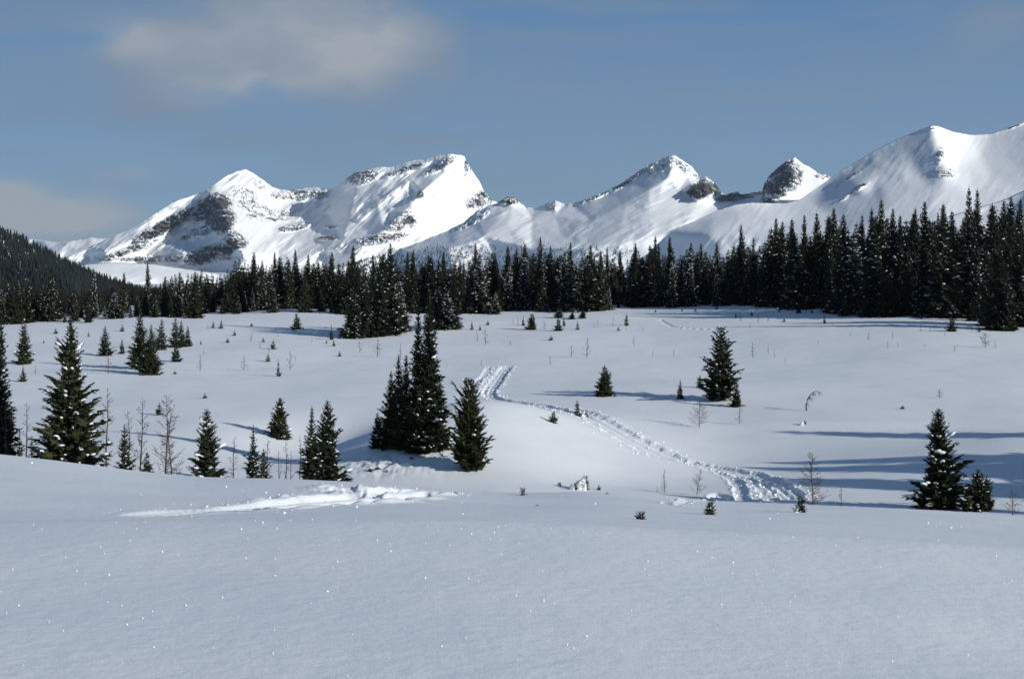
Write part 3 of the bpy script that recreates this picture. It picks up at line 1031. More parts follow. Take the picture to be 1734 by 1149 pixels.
    while k < snow and guard < snow * 20 and tips:
        guard += 1
        t, P, L, a, bd, side = tips[rs.randrange(len(tips))]
        if t > 0.93:
            continue
        if snow_low and rs.random() > (1.08 - t) ** 1.1:
            continue
        s = rs.uniform(0.45, 0.98)
        c = P(s)
        sz = (0.030 * h ** 0.55 * rs.uniform(0.5, 1.5) ** 1.6 + 0.026 * L) * snow_size
        lx, ly, lz = sz * rs.uniform(0.9, 1.6), sz * rs.uniform(0.7, 1.2), sz * rs.uniform(0.38, 0.6)
        c = c + np.array((0, 0, lz * 0.6 + 0.004 * h))
        up_ = np.array((0, 0, 1.0))
        jit = 1 + 0.22 * nr.uniform(-1, 1, (len(IV), 1))
        pv = IV * jit
        vv = c + pv[:, :1] * lx * bd + pv[:, 1:2] * ly * side + pv[:, 2:3] * lz * up_
        sV.append(vv)
        sT.append(IF + snv)
        snv += len(IV)
        k += 1
    snow_me = mesh_from("snow_load", np.concatenate(sV), tris=np.concatenate(sT), smooth=True, mat=M_CLUMP) if sV else None
    trunk = trunk_mesh(h, 0.011 * h + 0.02, rs)
    return trunk, crown, snow_me


def place_tree(meshes, x, y, h, hm, rscale, rotz, label, category, group=None, name="spruce_tree", sink=0.12, z=None):
    e = link(name, None, label=label, category=category, group=group)
    e.empty_display_size = 0.3
    e.location = (x, y, (ground_z(x, y) if z is None else z) - sink)
    e.rotation_euler = (0, 0, rotz)
    s = h / hm
    e.scale = (s * rscale, s * rscale, s)
    for nm, me in zip(("trunk", "crown", "snow_load"), meshes):
        if me is not None:
            link(nm, me, e, kind="stuff" if nm == "snow_load" else None)
    return e


def spot(px, top, base, dist=None, start=46.0):
    """x, y, height of a tree from where its foot and tip stand in the view"""
    if dist is None:
        x, y = hit(px, base, start)
    else:
        y = dist
        x = (px - CX) / F * y
    z0 = ground_z(x, y)
    return x, y, zs(top, y) - z0


# the trees that stand out one by one: px, top, base, distance (None: where the base meets the snow), full width px, style, label
BIG = [
    (120, 538, 786, 80.0, 132, dict(levels=50, per=10, twigs=16, tuft=0.72, rag=0.65, snow=130, asym=0.25, power=0.85, droop=0.35), "largest ragged dark spruce at the left edge of the meadow, behind the snow bank"),
    (2, 536, 770, 84.0, 52, dict(levels=50, per=8, twigs=8, rag=0.4, snow=40, bare=0.14), "tall dark spruce cut off by the left picture edge, its lower trunk bare"),
    (211, 716, 797, 76.0, 50, dict(levels=30, per=8, twigs=8, rag=0.5, snow=42, power=0.8), "small snow-flecked fir between the big ragged spruce and the bare larches"),
    (249, 762, 800, 75.0, 34, dict(levels=18, per=8, twigs=7, snow=22, power=0.75), "low snowy fir at the foot of the tallest bare larch on the left"),
    (350, 690, 806, 75.0, 70, dict(levels=38, per=9, twigs=10, rag=0.3, snow=62, power=0.72, snow_size=1.15), "broad full fir dotted with snow clumps right of the bare larches"),
    (429, 716, 808, 75.0, 48, dict(levels=32, per=7, twigs=8, rag=0.6, snow=46, power=1.0, sparse_top=0.3), "thin-topped scruffy fir left of the pair of firs on the snow bank"),
    (446, 757, 808, 74.0, 34, dict(levels=18, per=8, twigs=7, snow=20, power=0.75), "low scruffy fir leaning on the thin-topped fir's right side"),
    (474, 671, 741, None, 40, dict(levels=28, per=9, twigs=9, rag=0.3, snow=46, power=0.75, snow_size=1.2), "compact snow-clumped fir standing alone in the blue tree shadow"),
    (528, 686, 810, 74.0, 58, dict(levels=40, per=8, twigs=9, rag=0.45, snow=60, power=1.05), "slimmer left fir of the pair on the snow bank"),
    (554, 676, 810, 74.5, 82, dict(levels=42, per=9, twigs=10, rag=0.35, snow=84, power=0.8), "fuller right fir of the pair on the snow bank"),
    (727, 492, 763, None, 68, dict(levels=64, per=8, twigs=9, rag=0.5, snow=50, power=0.95, droop=0.3), "tallest spire of the dark tree clump in the middle of the meadow"),
    (708, 520, 762, None, 54, dict(levels=56, per=7, twigs=8, rag=0.5, snow=34, power=0.9), "second tallest spire of the middle clump, just left of the tallest"),
    (688, 600, 759, None, 54, dict(levels=40, per=7, twigs=8, rag=0.4, snow=28, power=0.8), "mid-height spruce in the middle clump under the two tall spires"),
    (675, 598, 757, None, 50, dict(levels=40, per=7, twigs=8, rag=0.4, snow=24, power=0.85), "thin pointed spruce in the left half of the middle clump"),
    (662, 626, 757, None, 54, dict(levels=36, per=7, twigs=8, rag=0.4, snow=22, power=0.8), "shorter spruce near the left end of the middle clump"),
    (639, 697, 757, None, 32, dict(levels=22, per=7, twigs=7, snow=8, power=0.7), "lowest bushy spruce at the left end of the middle clump"),
    (716, 640, 766, None, 60, dict(levels=32, per=9, twigs=9, rag=0.4, snow=34, power=0.6), "bushy low spruce filling the front of the middle clump"),
    (743, 636, 757, None, 46, dict(levels=30, per=8, twigs=8, rag=0.4, snow=18, power=0.7), "low spruce at the right end of the middle clump"),
    (1221, 552, 678, None, 64, dict(levels=34, per=8, twigs=11, rag=0.8, snow=95, power=0.5, droop=0.1, up=0.35, asym=0.3, snow_size=0.8), "tall solitary ragged fir on the right meadow casting a long shadow"),
    (1185, 632, 656, None, 15, dict(levels=14, per=7, twigs=6, snow=4), "tiny dark fir behind the left side of the tall solitary fir"),
    (1247, 641, 688, None, 24, dict(levels=20, per=7, twigs=7, snow=8, rag=0.6), "small fir hugging the right side of the tall solitary fir"),
    (1024, 617, 670, None, 34, dict(levels=24, per=9, twigs=9, rag=0.35, snow=4, power=0.75), "neat dark cone-shaped fir alone in the middle of the meadow"),
    (1152, 641, 675, None, 15, dict(levels=18, per=6, twigs=6, snow=2, rag=0.5), "slender little fir between the neat cone fir and the tall solitary fir"),
    (977, 675, 702, None, 17, dict(levels=12, per=7, twigs=6, snow=2, rag=0.7, power=0.7), "small pointed fir standing in the edge of the ski track"),
    (937, 695, 715, None, 20, dict(levels=9, per=8, twigs=6, snow=5, rag=0.7, power=0.55), "squat fir tuft just below the narrow part of the ski track"),
    (1589, 690, 866, 71.0, 82, dict(levels=48, per=9, twigs=13, tuft=0.85, rag=0.5, snow=120, power=0.66, asym=0.3, snow_size=1.0), "large dark fir with big snow clumps at right behind the bank"),
    (1656, 792, 872, 70.0, 56, dict(levels=26, per=9, twigs=9, rag=0.4, snow=50, power=0.75, snow_size=1.25), "smaller snow-clumped fir right of the large fir at right"),
    (1671, 802, 873, 71.5, 34, dict(levels=22, per=7, twigs=8, rag=0.4, snow=24, power=0.8), "narrow second top leaning on the right side of the smaller snow-clumped fir"),
    (33, 722, 772, 79.0, 26, dict(levels=20, per=7, twigs=7, snow=14), "little fir left of the big ragged spruce, by the left edge"),
    (54, 735, 772, 79.0, 22, dict(levels=16, per=7, twigs=7, snow=10), "stubby fir touching the big ragged spruce on its left"),
    (41, 533, 616, None, 34, dict(levels=30, per=8, twigs=8, rag=0.5, snow=24), "medium spruce on the meadow between the left edge and the big ragged spruce"),
    (39, 618, 646, None, 15, dict(levels=14, per=7, twigs=6, snow=5), "small fir just below the medium spruce by the left edge"),
    (178, 550, 602, None, 31, dict(levels=24, per=8, twigs=8, rag=0.4, snow=14), "small dark spruce right of the big ragged spruce's upper half"),
    (207, 571, 599, None, 13, dict(levels=14, per=7, twigs=6, snow=4), "tiny fir between the small dark spruce and the group of firs at left"),
    (237, 524, 624, None, 48, dict(levels=36, per=8, twigs=9, rag=0.4, snow=18), "tallest of the fir group on the left meadow"),
    (256, 548, 634, None, 48, dict(levels=32, per=8, twigs=9, rag=0.4, snow=24), "front fir of the left meadow group with a snowy skirt"),
    (274, 537, 592, None, 27, dict(levels=22, per=8, twigs=8, snow=12), "slim fir behind the front fir of the left meadow group"),
    (297, 534, 588, None, 30, dict(levels=22, per=8, twigs=8, snow=20), "snow-speckled fir at the right of the left meadow group"),
    (307, 541, 587, None, 26, dict(levels=20, per=8, twigs=8, snow=14), "shorter fir pressed to the snow-speckled fir"),
    (318, 550, 586, None, 17, dict(levels=16, per=7, twigs=7, snow=8), "last small fir at the right end of the left meadow group"),
    (298, 585, 612, None, 23, dict(levels=13, per=8, twigs=7, snow=6, power=0.7), "squat dark fir in front of the left meadow group"),
    (502, 529, 558, None, 20, dict(levels=14, per=8, twigs=7, snow=5, power=0.7), "lone round fir on the far meadow left of the near forest clump"),
    (901, 530, 558, None, 22, dict(levels=15, per=8, twigs=7, snow=6, power=0.6), "dense round fir on the far meadow, biggest below the centre forest"),
    (945, 537, 560, None, 16, dict(levels=12, per=8, twigs=7, snow=4, power=0.7), "round little fir right of the dense round one"),
    (1061, 529, 551, None, 12, dict(levels=12, per=7, twigs=6, snow=1), "pointed little fir alone on the far meadow at centre right"),
    (1611, 536, 561, None, 19, dict(levels=12, per=8, twigs=7, snow=4, power=0.65), "low dark fir on the far meadow before the right forest"),
    (1202, 839, 871, None, 27, dict(levels=11, per=6, twigs=8, snow=2, rag=0.8, power=0.6, up=0.5), "little green fir sapling on the near slope below the bright snow patch"),
    (885, 822, 838, None, 22, dict(levels=6, per=7, twigs=7, snow=8, rag=0.9, power=0.4, up=0.9), "snow-capped fir tip poking out of the near slope at centre"),
]
NEAR_START = {47: 19.0, 48: 19.0}
for i, (px, top, base, dist, wpx, kw, label) in enumerate(BIG):
    near = base > 830 and dist is None
    x, y, h = spot(px, top, base, dist, 19.0 if near else 46.0)
    R = wpx / 2.0 / F * y
    kw = dict(kw)
    kw.setdefault('blob2', h > 4)
    if h < 3.2:
        kw['tuft'] = 1.45
        kw['core'] = 0.75
        kw['hang'] = 0.4
    meshes = conifer(100 + i, h, R, **kw)
    grp = "spruces of the dark clump in mid meadow" if 630 < px < 750 and 750 < base < 770 else None
    place_tree(meshes, x, y, h, h, 1.0, 0.0, label, "conifer tree" if h > 1.5 else "sapling", grp, name="spruce_tree" if h > 1.5 else "fir_sapling", sink=0.06)

# the whitebark pine: rising clumps of needles
x, y, h = spot(797, 643, 796, None)
pm = conifer(301, h, 70 / 2. / F * y, levels=34, per=10, twigs=12, droop=-0.12, up=0.9, rag=0.5, power=0.45, bare=0.04, snow=60, snow_low=False, snow_size=0.7, mat=M_PINE, asym=0.3, tuft=1.05, hang=0.3, core=0.66, blob2=False)
place_tree(pm, x, y, h, h, 1.0, 0.4, "rounded shaggy green pine with rising boughs right of the middle clump", "conifer tree", name="pine_tree", sink=0.05)

# ------------------------------------------------------------------ the forest wall
FOREST_TOP = [(-300, 470), (-60, 475), (0, 470), (50, 462), (100, 476), (150, 484), (200, 486), (250, 478), (280, 462), (330, 452), (370, 450), (400, 438), (440, 434), (500, 432), (560, 436), (620, 432), (700, 432),
              (760, 430), (800, 425), (880, 425), (930, 416), (1000, 424), (1060, 426), (1110, 415), (1170, 424), (1210, 414), (1240, 395), (1300, 385), (1360, 378), (1420, 366), (1480, 358), (1540, 356), (1600, 350),
              (1660, 345), (1734, 345), (1900, 330), (2300, 320)]
FOREST_FOOT = [(-300, 545), (0, 549), (100, 543), (200, 538), (280, 535), (400, 529), (500, 524), (560, 528), (700, 527), (800, 528), (900, 526), (1000, 522), (1100, 519), (1200, 515), (1300, 516), (1400, 524),
               (1480, 531), (1560, 532), (1640, 532), (1734, 530), (2300, 528)]
PROTO = []
for k in range(12):
    rr = random.Random(500 + k)
    PROTO.append((13.0, conifer(500 + k, 13.0, rr.uniform(1.45, 2.1), levels=rr.randint(52, 60), per=6, twigs=4, droop=0.5, up=0.35, rag=0.4, hang=0.4, dz=(-1.1, 0.5), power=rr.uniform(0.7, 1.0), bare=0.02,
                          snow=(10, 50, 110, 200, 320, 30, 80, 10, 150, 260, 60, 120)[k], snow_low=rr.random() < 0.7, snow_size=0.62, mat=M_FOREST, asym=0.25, tuft=1.15)))
ftop = lambda p: float(np.interp(p, [a[0] for a in FOREST_TOP], [a[1] for a in FOREST_TOP])) + 13 * float(perlin(np.array([p / 34.0]), np.array([2.2]), 91)[0]) + 7 * float(perlin(np.array([p / 11.0]), np.array([5.2]), 93)[0]) - 2
ffoot = lambda p: float(np.interp(p, [a[0] for a in FOREST_FOOT], [a[1] for a in FOREST_FOOT]))
fr = random.Random(77)
TALL = [(250, 440), (210, 458), (160, 455), (90, 462), (30, 466), (430, 425), (465, 424), (500, 420), (522, 428), (598, 413), (562, 424), (632, 428), (690, 424), (700, 420), (751, 424), (805, 408), (838, 424), (860, 414), (889, 410),
        (915, 398), (932, 414), (966, 408), (1000, 412), (1028, 416), (1050, 420), (1076, 410), (1110, 397), (1134, 398), (1170, 408), (1187, 410), (1214, 408), (1255, 378), (1276, 400), (1314, 366), (1325, 372), (1341, 368), (1362, 361),
        (1383, 358), (1412, 350), (1428, 360), (1460, 362), (1476, 350), (1492, 335), (1512, 350), (1524, 362), (1550, 350), (1566, 338), (1597, 342), (1612, 354), (1641, 314), (1655, 318), (1680, 350), (1700, 336), (1712, 330), (1728, 334)]


LANDMARKS = [(20, "the left picture edge"), (75, "the big ragged spruce's left side"), (125, "the tip of the big ragged spruce"), (178, "the small dark spruce"), (245, "the left meadow fir group"), (310, "the last fir of that left group"),
             (370, "the far seedlings left of centre"), (430, "the open snow left of centre"), (502, "the lone round fir"), (560, "the gap left of the forward clump"), (620, "the forward spruce clump"), (680, "the forward clump's right side"),
             (735, "the tallest middle clump spire"), (800, "the shaggy pine"), (850, "the top bend of the ski track"), (901, "the dense round fir"), (945, "the round little fir"), (1000, "the sapling over the cone fir"),
             (1061, "the pointed little far fir"), (1130, "the short curved track"), (1180, "the snow left of the solitary fir"), (1221, "the tall solitary fir"), (1275, "the far sapling right of centre"), (1330, "the snow left of the bent larch"),
             (1375, "the bent larch"), (1430, "the bushy edge spruce"), (1480, "the broad edge bush"), (1521, "the shadowed right forest inlet"), (1560, "the large snowy fir's left side"), (1600, "the large snowy fir at right"),
             (1650, "the smaller snow-clumped fir"), (1700, "the bushy far larch tuft"), (1735, "the right picture edge")]
WORDS = ["leftmost", "second", "third", "fourth", "fifth", "sixth", "seventh", "eighth", "ninth", "tenth", "eleventh", "twelfth"]
FOREST = []          # (object, photo column, row name, height, snow pads)


def label_forest():
    cells = {}
    for e, px, row, h, ns in FOREST:
        k = min(range(len(LANDMARKS)), key=lambda q: abs(LANDMARKS[q][0] - px))
        cells.setdefault((k, row), []).append((px, e, h, ns))
    for (k, row), items in cells.items():
        items.sort(key=lambda t: t[0])
        for n, (px, e, h, ns) in enumerate(items):
            snow = "snow-flecked" if ns > 1000 else "dark"
            order = "" if len(items) == 1 else (WORDS[min(n, 11)] + (" from left " if n else " "))
            e["label"] = (snow + " spruce, " + order + row + " over " + LANDMARKS[k][1]).replace("  ", " ")


used = 0
# spires
for px, top in TALL:
    fy = ffoot(px) - fr.uniform(2, 6)
    x0, y0 = hit(px, ffoot(px), 120)
    y = y0 + fr.uniform(4, 16)
    x = (px - CX) / F * y
    h = zs(top, y) - ground_z(x, y)
    hm, ms = PROTO[fr.randrange(12)]
    e = place_tree(ms, x, y, h, hm, fr.uniform(0.85, 1.1) * (13.5 / max(h, 9)) ** 0.25, fr.uniform(0, 6.28), "spruce", "conifer tree", "tall spires of the forest", sink=0.3)
    FOREST.append((e, px, "forest spire", h, len(ms[2].vertices)))
    used += 1
# front row and second row, spaced by their widths
for row in range(2):
    px = -30.0
    while px < 1775 and used < 246:
        foot = ffoot(px)
        top = ftop(px)
        x0, y0 = hit(px, foot + (fr.uniform(-2, 5) if row == 0 else 0), 120)
        y = y0 + (fr.uniform(-2, 5) if row == 0 else fr.uniform(8, 26))
        x = (px - CX) / F * y
        tp = top + (foot - top) * ((fr.random() ** 1.2) * 0.60 if row == 0 else fr.random() * 0.34)
        if row == 0 and fr.random() < 0.12:
            tp = top + (foot - top) * fr.uniform(0.45, 0.75)
        h = max(2.0, zs(tp, y) - ground_z(x, y))
        hm, ms = PROTO[fr.randrange(12)]
        e = place_tree(ms, x, y, h, hm, fr.choice((0.8, 1.0, 1.15, 1.3, 1.6, 1.85)) * fr.uniform(0.9, 1.1) * (13 / max(h, 5)) ** 0.4, fr.uniform(0, 6.28), "spruce", "conifer tree", "spruces of the forest wall", sink=0.3)
        FOREST.append((e, px, "forest front row" if row == 0 else "second forest row", h, len(ms[2].vertices)))
        used += 1
        px += fr.uniform(10, 17) if row == 0 else fr.uniform(27, 45)
label_forest()
# clump standing forward of the forest wall, left of centre, and a few others beside it
FWD = [(598, 484, 572, 40), (617, 470, 571, 40), (643, 452, 569, 44), (661, 411, 566, 40), (676, 470, 562, 34), (756, 492, 557, 42), (742, 486, 556, 38), (770, 510, 556, 20), (685, 524, 556, 20),
       (1521, 492, 535, 20), (1471, 494, 536, 32), (1647, 500, 543, 20), (1430, 507, 535, 17), (1690, 380, 558, 50), (1672, 420, 552, 38), (1725, 400, 552, 44), (1706, 470, 560, 30), (1352, 514, 530, 9), (947, 517, 538, 15), (987, 520, 539, 14), (969, 527, 540, 12)]
FWD_LABEL = {598: "leftmost spruce of the tight clump standing forward of the forest, left of centre", 617: "second spruce from the left in the tight clump forward of the forest",
             643: "third spruce from the left in the tight clump forward of the forest", 661: "tallest spruce of the tight clump forward of the forest, its tip against the mountain",
             676: "rightmost spruce of the tight clump forward of the forest", 685: "small dark spruce between the forward clump and the middle clump's tall spire",
             756: "widest snow-flecked spruce right of the middle clump's tall spire, before the forest", 742: "snow-flecked spruce partly hidden behind the middle clump's tall spire", 770: "short spruce at the right foot of the snow-flecked pair behind the middle clump",
             1521: "short bushy spruce right of the shadowed inlet at the right forest foot", 1471: "broad low bush of a spruce at the foot of the right forest", 1647: "snowy low spruce before the forest right of the low dark fir", 1430: "small bushy spruce left of the broad low one at the right forest foot",
             1690: "tallest heavy spruce standing forward of the forest at the right edge", 1672: "heavy spruce left of the tallest forward one at the right edge", 1725: "heavy spruce right of the tallest forward one, nearly cut by the picture edge",
             1706: "lower heavy spruce in front of the forward ones at the right edge", 1352: "tiny spruce at the forest foot right of centre", 947: "low snowy spruce directly above the round little fir", 987: "low snowy spruce right of the round little fir at the forest foot",
             969: "smallest low spruce between the two low snowy ones at the forest foot"}
for px, top, base, w in FWD:
    x, y, h = spot(px, top, base, None, 120)
    if px < 690:
        lb, gr = "dark spruce of the tight clump standing forward of the forest, left of centre", "forward clump of spruces"
    elif px < 800:
        lb, gr = "snow-flecked spruce behind the tall middle clump, before the forest", "spruces behind the middle clump"
    elif px < 1000:
        lb, gr = "low snowy spruce on the meadow edge before the centre forest", "low spruces before the forest"
    elif px > 1660:
        lb, gr = "heavy dark spruce standing forward of the forest at the right edge", "forward spruces at the right edge"
    else:
        lb, gr = "short bushy spruce in front of the right forest wall", "low spruces before the forest"
    lb = FWD_LABEL.get(px, lb)
    hm, ms = PROTO[fr.randrange(12)]
    R0 = 1.45 * h / 13.0
    place_tree(ms, x, y, h, hm, max(0.8, (w / 2. / F * y) / R0), fr.uniform(0, 6.28), lb, "conifer tree", gr, sink=0.1)
# trees just outside the right edge of the view, whose shadows cross the meadow
for tx, ty, hh, cnt in [(1385, 736, 13.5, 2), (1300, 785, 14.5, 3), (1350, 794, 14.0, 3), (1350, 814, 12.5, 3), (1560, 792, 12.0, 3), (1500, 858, 9.0, 1), (1620, 742, 11.5, 2), (1700, 770, 10.0, 1)]:
    sx, sy = hit(tx, ty, 60)
    for c in range(cnt):
        L = hh / math.tan(SUN_EL) * fr.uniform(0.9, 1.08)
        x, y = sx + SUN_H.x * L + fr.uniform(-2.0, 2.0), sy + SUN_H.y * L + fr.uniform(-1.2, 1.2)
        hm, ms = PROTO[fr.randrange(12)]
        z0 = ground_z(x, y)
        if x / y < 0.40:
            continue
        place_tree(ms, x, y, hh, hm, fr.uniform(1.7, 2.3), fr.uniform(0, 6.28), "spruce just beyond the right picture edge, throwing its shadow over the snow", "conifer tree", "spruces beyond the right edge", sink=0.3, z=z0)


def forest_mass():
    """depth of the forest behind its front rows"""
    V, T = [], []
    base = 0
    cr = []
    for k in range(5):
        me = conifer(800 + k, 13.0, 1.5, levels=24, per=4, twigs=3, droop=0.45, up=0.2, rag=0.5, power=0.8, bare=0.02, snow=0, mat=M_FOREST, tuft=1.7, hang=0.7, dz=(-1.2, 0.4))[1]
        a = np.empty(len(me.vertices) * 3, dtype=np.float32)
        me.vertices.foreach_get('co', a)
        me.calc_loop_triangles()
        t = np.empty(len(me.loop_triangles) * 3, dtype=np.int32)
        me.loop_triangles.foreach_get('vertices', t)
        cr.append((a.reshape(-1, 3), t.reshape(-1, 3)))
        bpy.data.meshes.remove(me)
    px = -60.0
    r = random.Random(31)
    while px < 1850:
        x0, y0 = hit(px, ffoot(px), 120)
        y = y0 + r.uniform(10, 75)
        x = (px - CX) / F * y
        tp = ftop(px) + (ffoot(px) - ftop(px)) * (0.07 + r.random() * 0.36)
        z = float(ground_base(np.array([x]), np.array([y]))[0])
        h = max(4.0, zs(tp, y) - z)
        a, t = cr[r.randrange(5)]
        th = r.uniform(0, 6.28)
        s = h / 13.0
        w = s * r.uniform(1.0, 1.8)
        c, sn = math.cos(th), math.sin(th)
        V.append(np.stack([(a[:, 0] * c - a[:, 1] * sn) * w + x, (a[:, 0] * sn + a[:, 1] * c) * w + y, a[:, 2] * s + z - 0.3], 1))
        T.append(t + base)
        base += len(a)
        px += r.uniform(1.2, 2.6)
    me = mesh_from("forest_depth", np.concatenate(V), tris=np.concatenate(T), smooth=False, mat=M_FOREST)
    link("forest_depth", me, kind="stuff", label="dark mass of spruces deep inside the forest behind the meadow", category="woodland")


forest_mass()

# ------------------------------------------------------------------ scattered seedlings on the meadow
NAMED = [(120, 640, "the big ragged spruce"), (211, 760, "the small snow-flecked fir"), (280, 735, "the widest bare larch"), (350, 750, "the broad full fir"), (474, 706, "the compact snow-clumped fir"), (245, 590, "the left fir group"),
         (178, 576, "the small dark spruce"), (502, 543, "the lone round fir"), (471, 622, "the thin half-bare seedling"), (630, 530, "the forward spruce clump"), (716, 640, "the middle clump"), (797, 720, "the shaggy pine"), (850, 640, "the top of the ski track"),
         (901, 544, "the dense round fir"), (945, 548, "the round little fir"), (994, 590, "the sapling above the neat cone fir"), (1024, 644, "the neat cone fir"), (1061, 540, "the pointed little fir"), (1152, 658, "the slender little fir"),
         (1221, 600, "the tall solitary fir"), (1275, 592, "the sapling right of the solitary fir"), (1140, 548, "the short curved far track"), (1375, 680, "the bent larch"), (1430, 521, "the small bushy edge spruce"), (1471, 515, "the broad edge bush"),
         (1521, 514, "the short bushy edge spruce"), (1611, 548, "the low dark far fir"), (1668, 575, "the bushy far larch tuft"), (1591, 665, "the leaning twig tuft"), (1700, 520, "the heavy right edge spruces"), (30, 590, "the medium left spruce"),
         (404, 613, "the open-snow sapling at left"), (639, 588, "the sapling below the forward clump")]
_used_labels = {}


def near_label(what, px, py):
    q = min(NAMED, key=lambda a: (a[0] - px) ** 2 + 2.5 * (a[1] - py) ** 2)
    dx, dy = px - q[0], py - q[1]
    side = ("above" if dy < 0 else "below") if abs(dy) > 2 * abs(dx) else (("left of" if dx < 0 else "right of") if abs(dx) > 2 * abs(dy) else (("up-" if dy < 0 else "down-") + ("left of" if dx < 0 else "right of")))
    key = (what, side, q[2])
    n = _used_labels[key] = _used_labels.get(key, 0) + 1
    extra = "" if n == 1 else (", %s one there" % ["second", "third", "fourth", "fifth", "sixth", "seventh"][min(n - 2, 5)])
    return what + " " + side + " " + q[2] + extra


SEED_PROTO = [(2.0, conifer(900 + k, 2.0, 0.55, levels=10, per=6, twigs=5, rag=0.6, power=0.7, snow=3, tuft=1.5, hang=0.5, core=0.8)) for k in range(4)]
SEEDLINGS = [(207, 548, 561, 9), (94, 555, 565, 9), (361, 543, 555, 8), (375, 541, 556, 8), (397, 558, 568, 7), (386, 571, 580, 8), (74, 574, 581, 4), (340, 576, 583, 4), (561, 548, 575, 8), (463, 574, 591, 11), (446, 571, 579, 7),
             (454, 598, 612, 10), (553, 574, 581, 4), (565, 574, 586, 7), (575, 594, 603, 9), (471, 607, 637, 8), (886, 534, 551, 7), (955, 534, 552, 7), (978, 543, 558, 9), (1047, 552, 560, 6), (933, 567, 576, 9), (1246, 528, 538, 5),
             (1273, 526, 534, 8), (1178, 521, 527, 5), (1155, 520, 527, 4), (1396, 532, 548, 7), (1658, 550, 562, 7), (1328, 537, 545, 6), (347, 664, 674, 9), (270, 680, 702, 15), (799, 543, 558, 8), (813, 550, 559, 6), (826, 541, 550, 7),
             (1529, 685, 692, 9), (1320, 520, 529, 5), (1560, 533, 540, 5), (1730, 528, 540, 6), (296, 627, 633, 8), (150, 560, 570, 5), (120, 552, 560, 6), (426, 545, 552, 6), (640, 585, 590, 4), (1110, 523, 529, 5), (1213, 517, 524, 7),
             (1014, 819, 829, 9), (1375, 522, 530, 6)]
for i, (px, top, base, w) in enumerate(SEEDLINGS):
    x, y, h = spot(px, top, base, None, 46)
    hm, ms = SEED_PROTO[i % 4]
    R0 = 0.55 * h / 2.0
    lb = {347: "tiny dark seedling alone on the snow above the broad full fir", 270: "low dark bush on the snow above the bare larches at left",
          1529: "tiny dark tuft with a small shadow on the open snow at right", 471: "thin half-bare fir seedling left of centre on the meadow", 463: "small pointed seedling left of centre on the far meadow",
          1014: "tiny twig tuft right of the snow-laden stump on the near slope"}.get(px)
    if lb is None:
        lb = near_label("tiny dark fir seedling", px, base)
        gr = "fir seedlings scattered over the meadow"
    else:
        gr = None
    place_tree(ms, x, y, h, hm, (w / 2. / F * y) / R0, fr.uniform(0, 6.28), lb, "seedling", gr, name="fir_seedling", sink=0.02)


# ------------------------------------------------------------------ leafless larches
def larch(seed, h, R, n=26, bend=0.0, tang=0.5, thick=1.0, minr=0.007):
    rs = random.Random(seed)
    n = int(n * 1.5)
    wob = [rs.uniform(-0.03, 0.03) * h for _ in range(4)]
    R = R * 1.1
    V, T = tube([(0, 0, -0.3), (wob[0] * 0.5, wob[1] * 0.5, h * 0.3), (wob[0], wob[2], h * 0.65), (wob[1], wob[3], h)],
                [(0.009 * h + 0.008) * thick, (0.007 * h + 0.006) * thick, (0.004 * h + 0.005) * thick, 0.006 * thick], 5)
    trunk = mesh_from("trunk", V, tris=T, mat=M_LARCH)
    BV, BT = [], []
    for k in range(n):
        t = 0.08 + 0.88 * (k + rs.random()) / n
        a = rs.uniform(0, 6.283)
        L = R * (1.05 - t) ** 0.7 * rs.uniform(0.3, 1.3) + 0.02 * h
        d = np.array((math.cos(a), math.sin(a), 0))
        sl = tang + rs.uniform(-0.4, 0.5)
        p0 = np.array((np.interp(t, [0, 0.3, 0.65, 1], [0, wob[0] * 0.5, wob[0], wob[1]]), np.interp(t, [0, 0.3, 0.65, 1], [0, wob[1] * 0.5, wob[2], wob[3]]), t * h))
        p1 = p0 + d * L * 0.55 + np.array((0, 0, sl * L * rs.uniform(0.05, 0.4)))
        p2 = p0 + d * L + np.array((0, 0, sl * L))
        r = max(minr, 0.0068 * h ** 0.5) * thick
        v, f = tube([p0, p1, p2], [r, r * 0.75, r * 0.4], 3)
        BT += [(q[0] + len(BV), q[1] + len(BV), q[2] + len(BV)) for q in f]
        BV += v
        side = np.array((-d[1], d[0], 0))
        for m in range(4):
            s = rs.uniform(0.3, 0.95)
            q0 = p0 + (p2 - p0) * s
            q1 = q0 + (d * 0.5 + side * rs.choice((-1, 1)) * 0.7 + np.array((0, 0, rs.uniform(0, 0.8)))) * L * 0.3 * rs.uniform(0.6, 1.2)
            v, f = tube([q0, q1], [r * 0.7, r * 0.45], 3)
            BT += [(q[0] + len(BV), q[1] + len(BV), q[2] + len(BV)) for q in f]
            BV += v
    br = mesh_from("branches", BV, tris=BT, mat=M_LARCH)
    return trunk, br


def place_larch(ms, x, y, h, hm, rs_, rz, label, group=None, name="bare_larch"):
    e = link(name, None, label=label, category="bare tree", group=group)
    e.empty_display_size = 0.3
    e.location = (x, y, ground_z(x, y) - 0.03)
    e.rotation_euler = (0, 0, rz)
    s = h / hm
    e.scale = (s * rs_, s * rs_, s)
    for nm, me in zip(("trunk", "branches"), ms):
        link(nm, me, e, kind="stuff" if nm == "branches" else None)
    return e


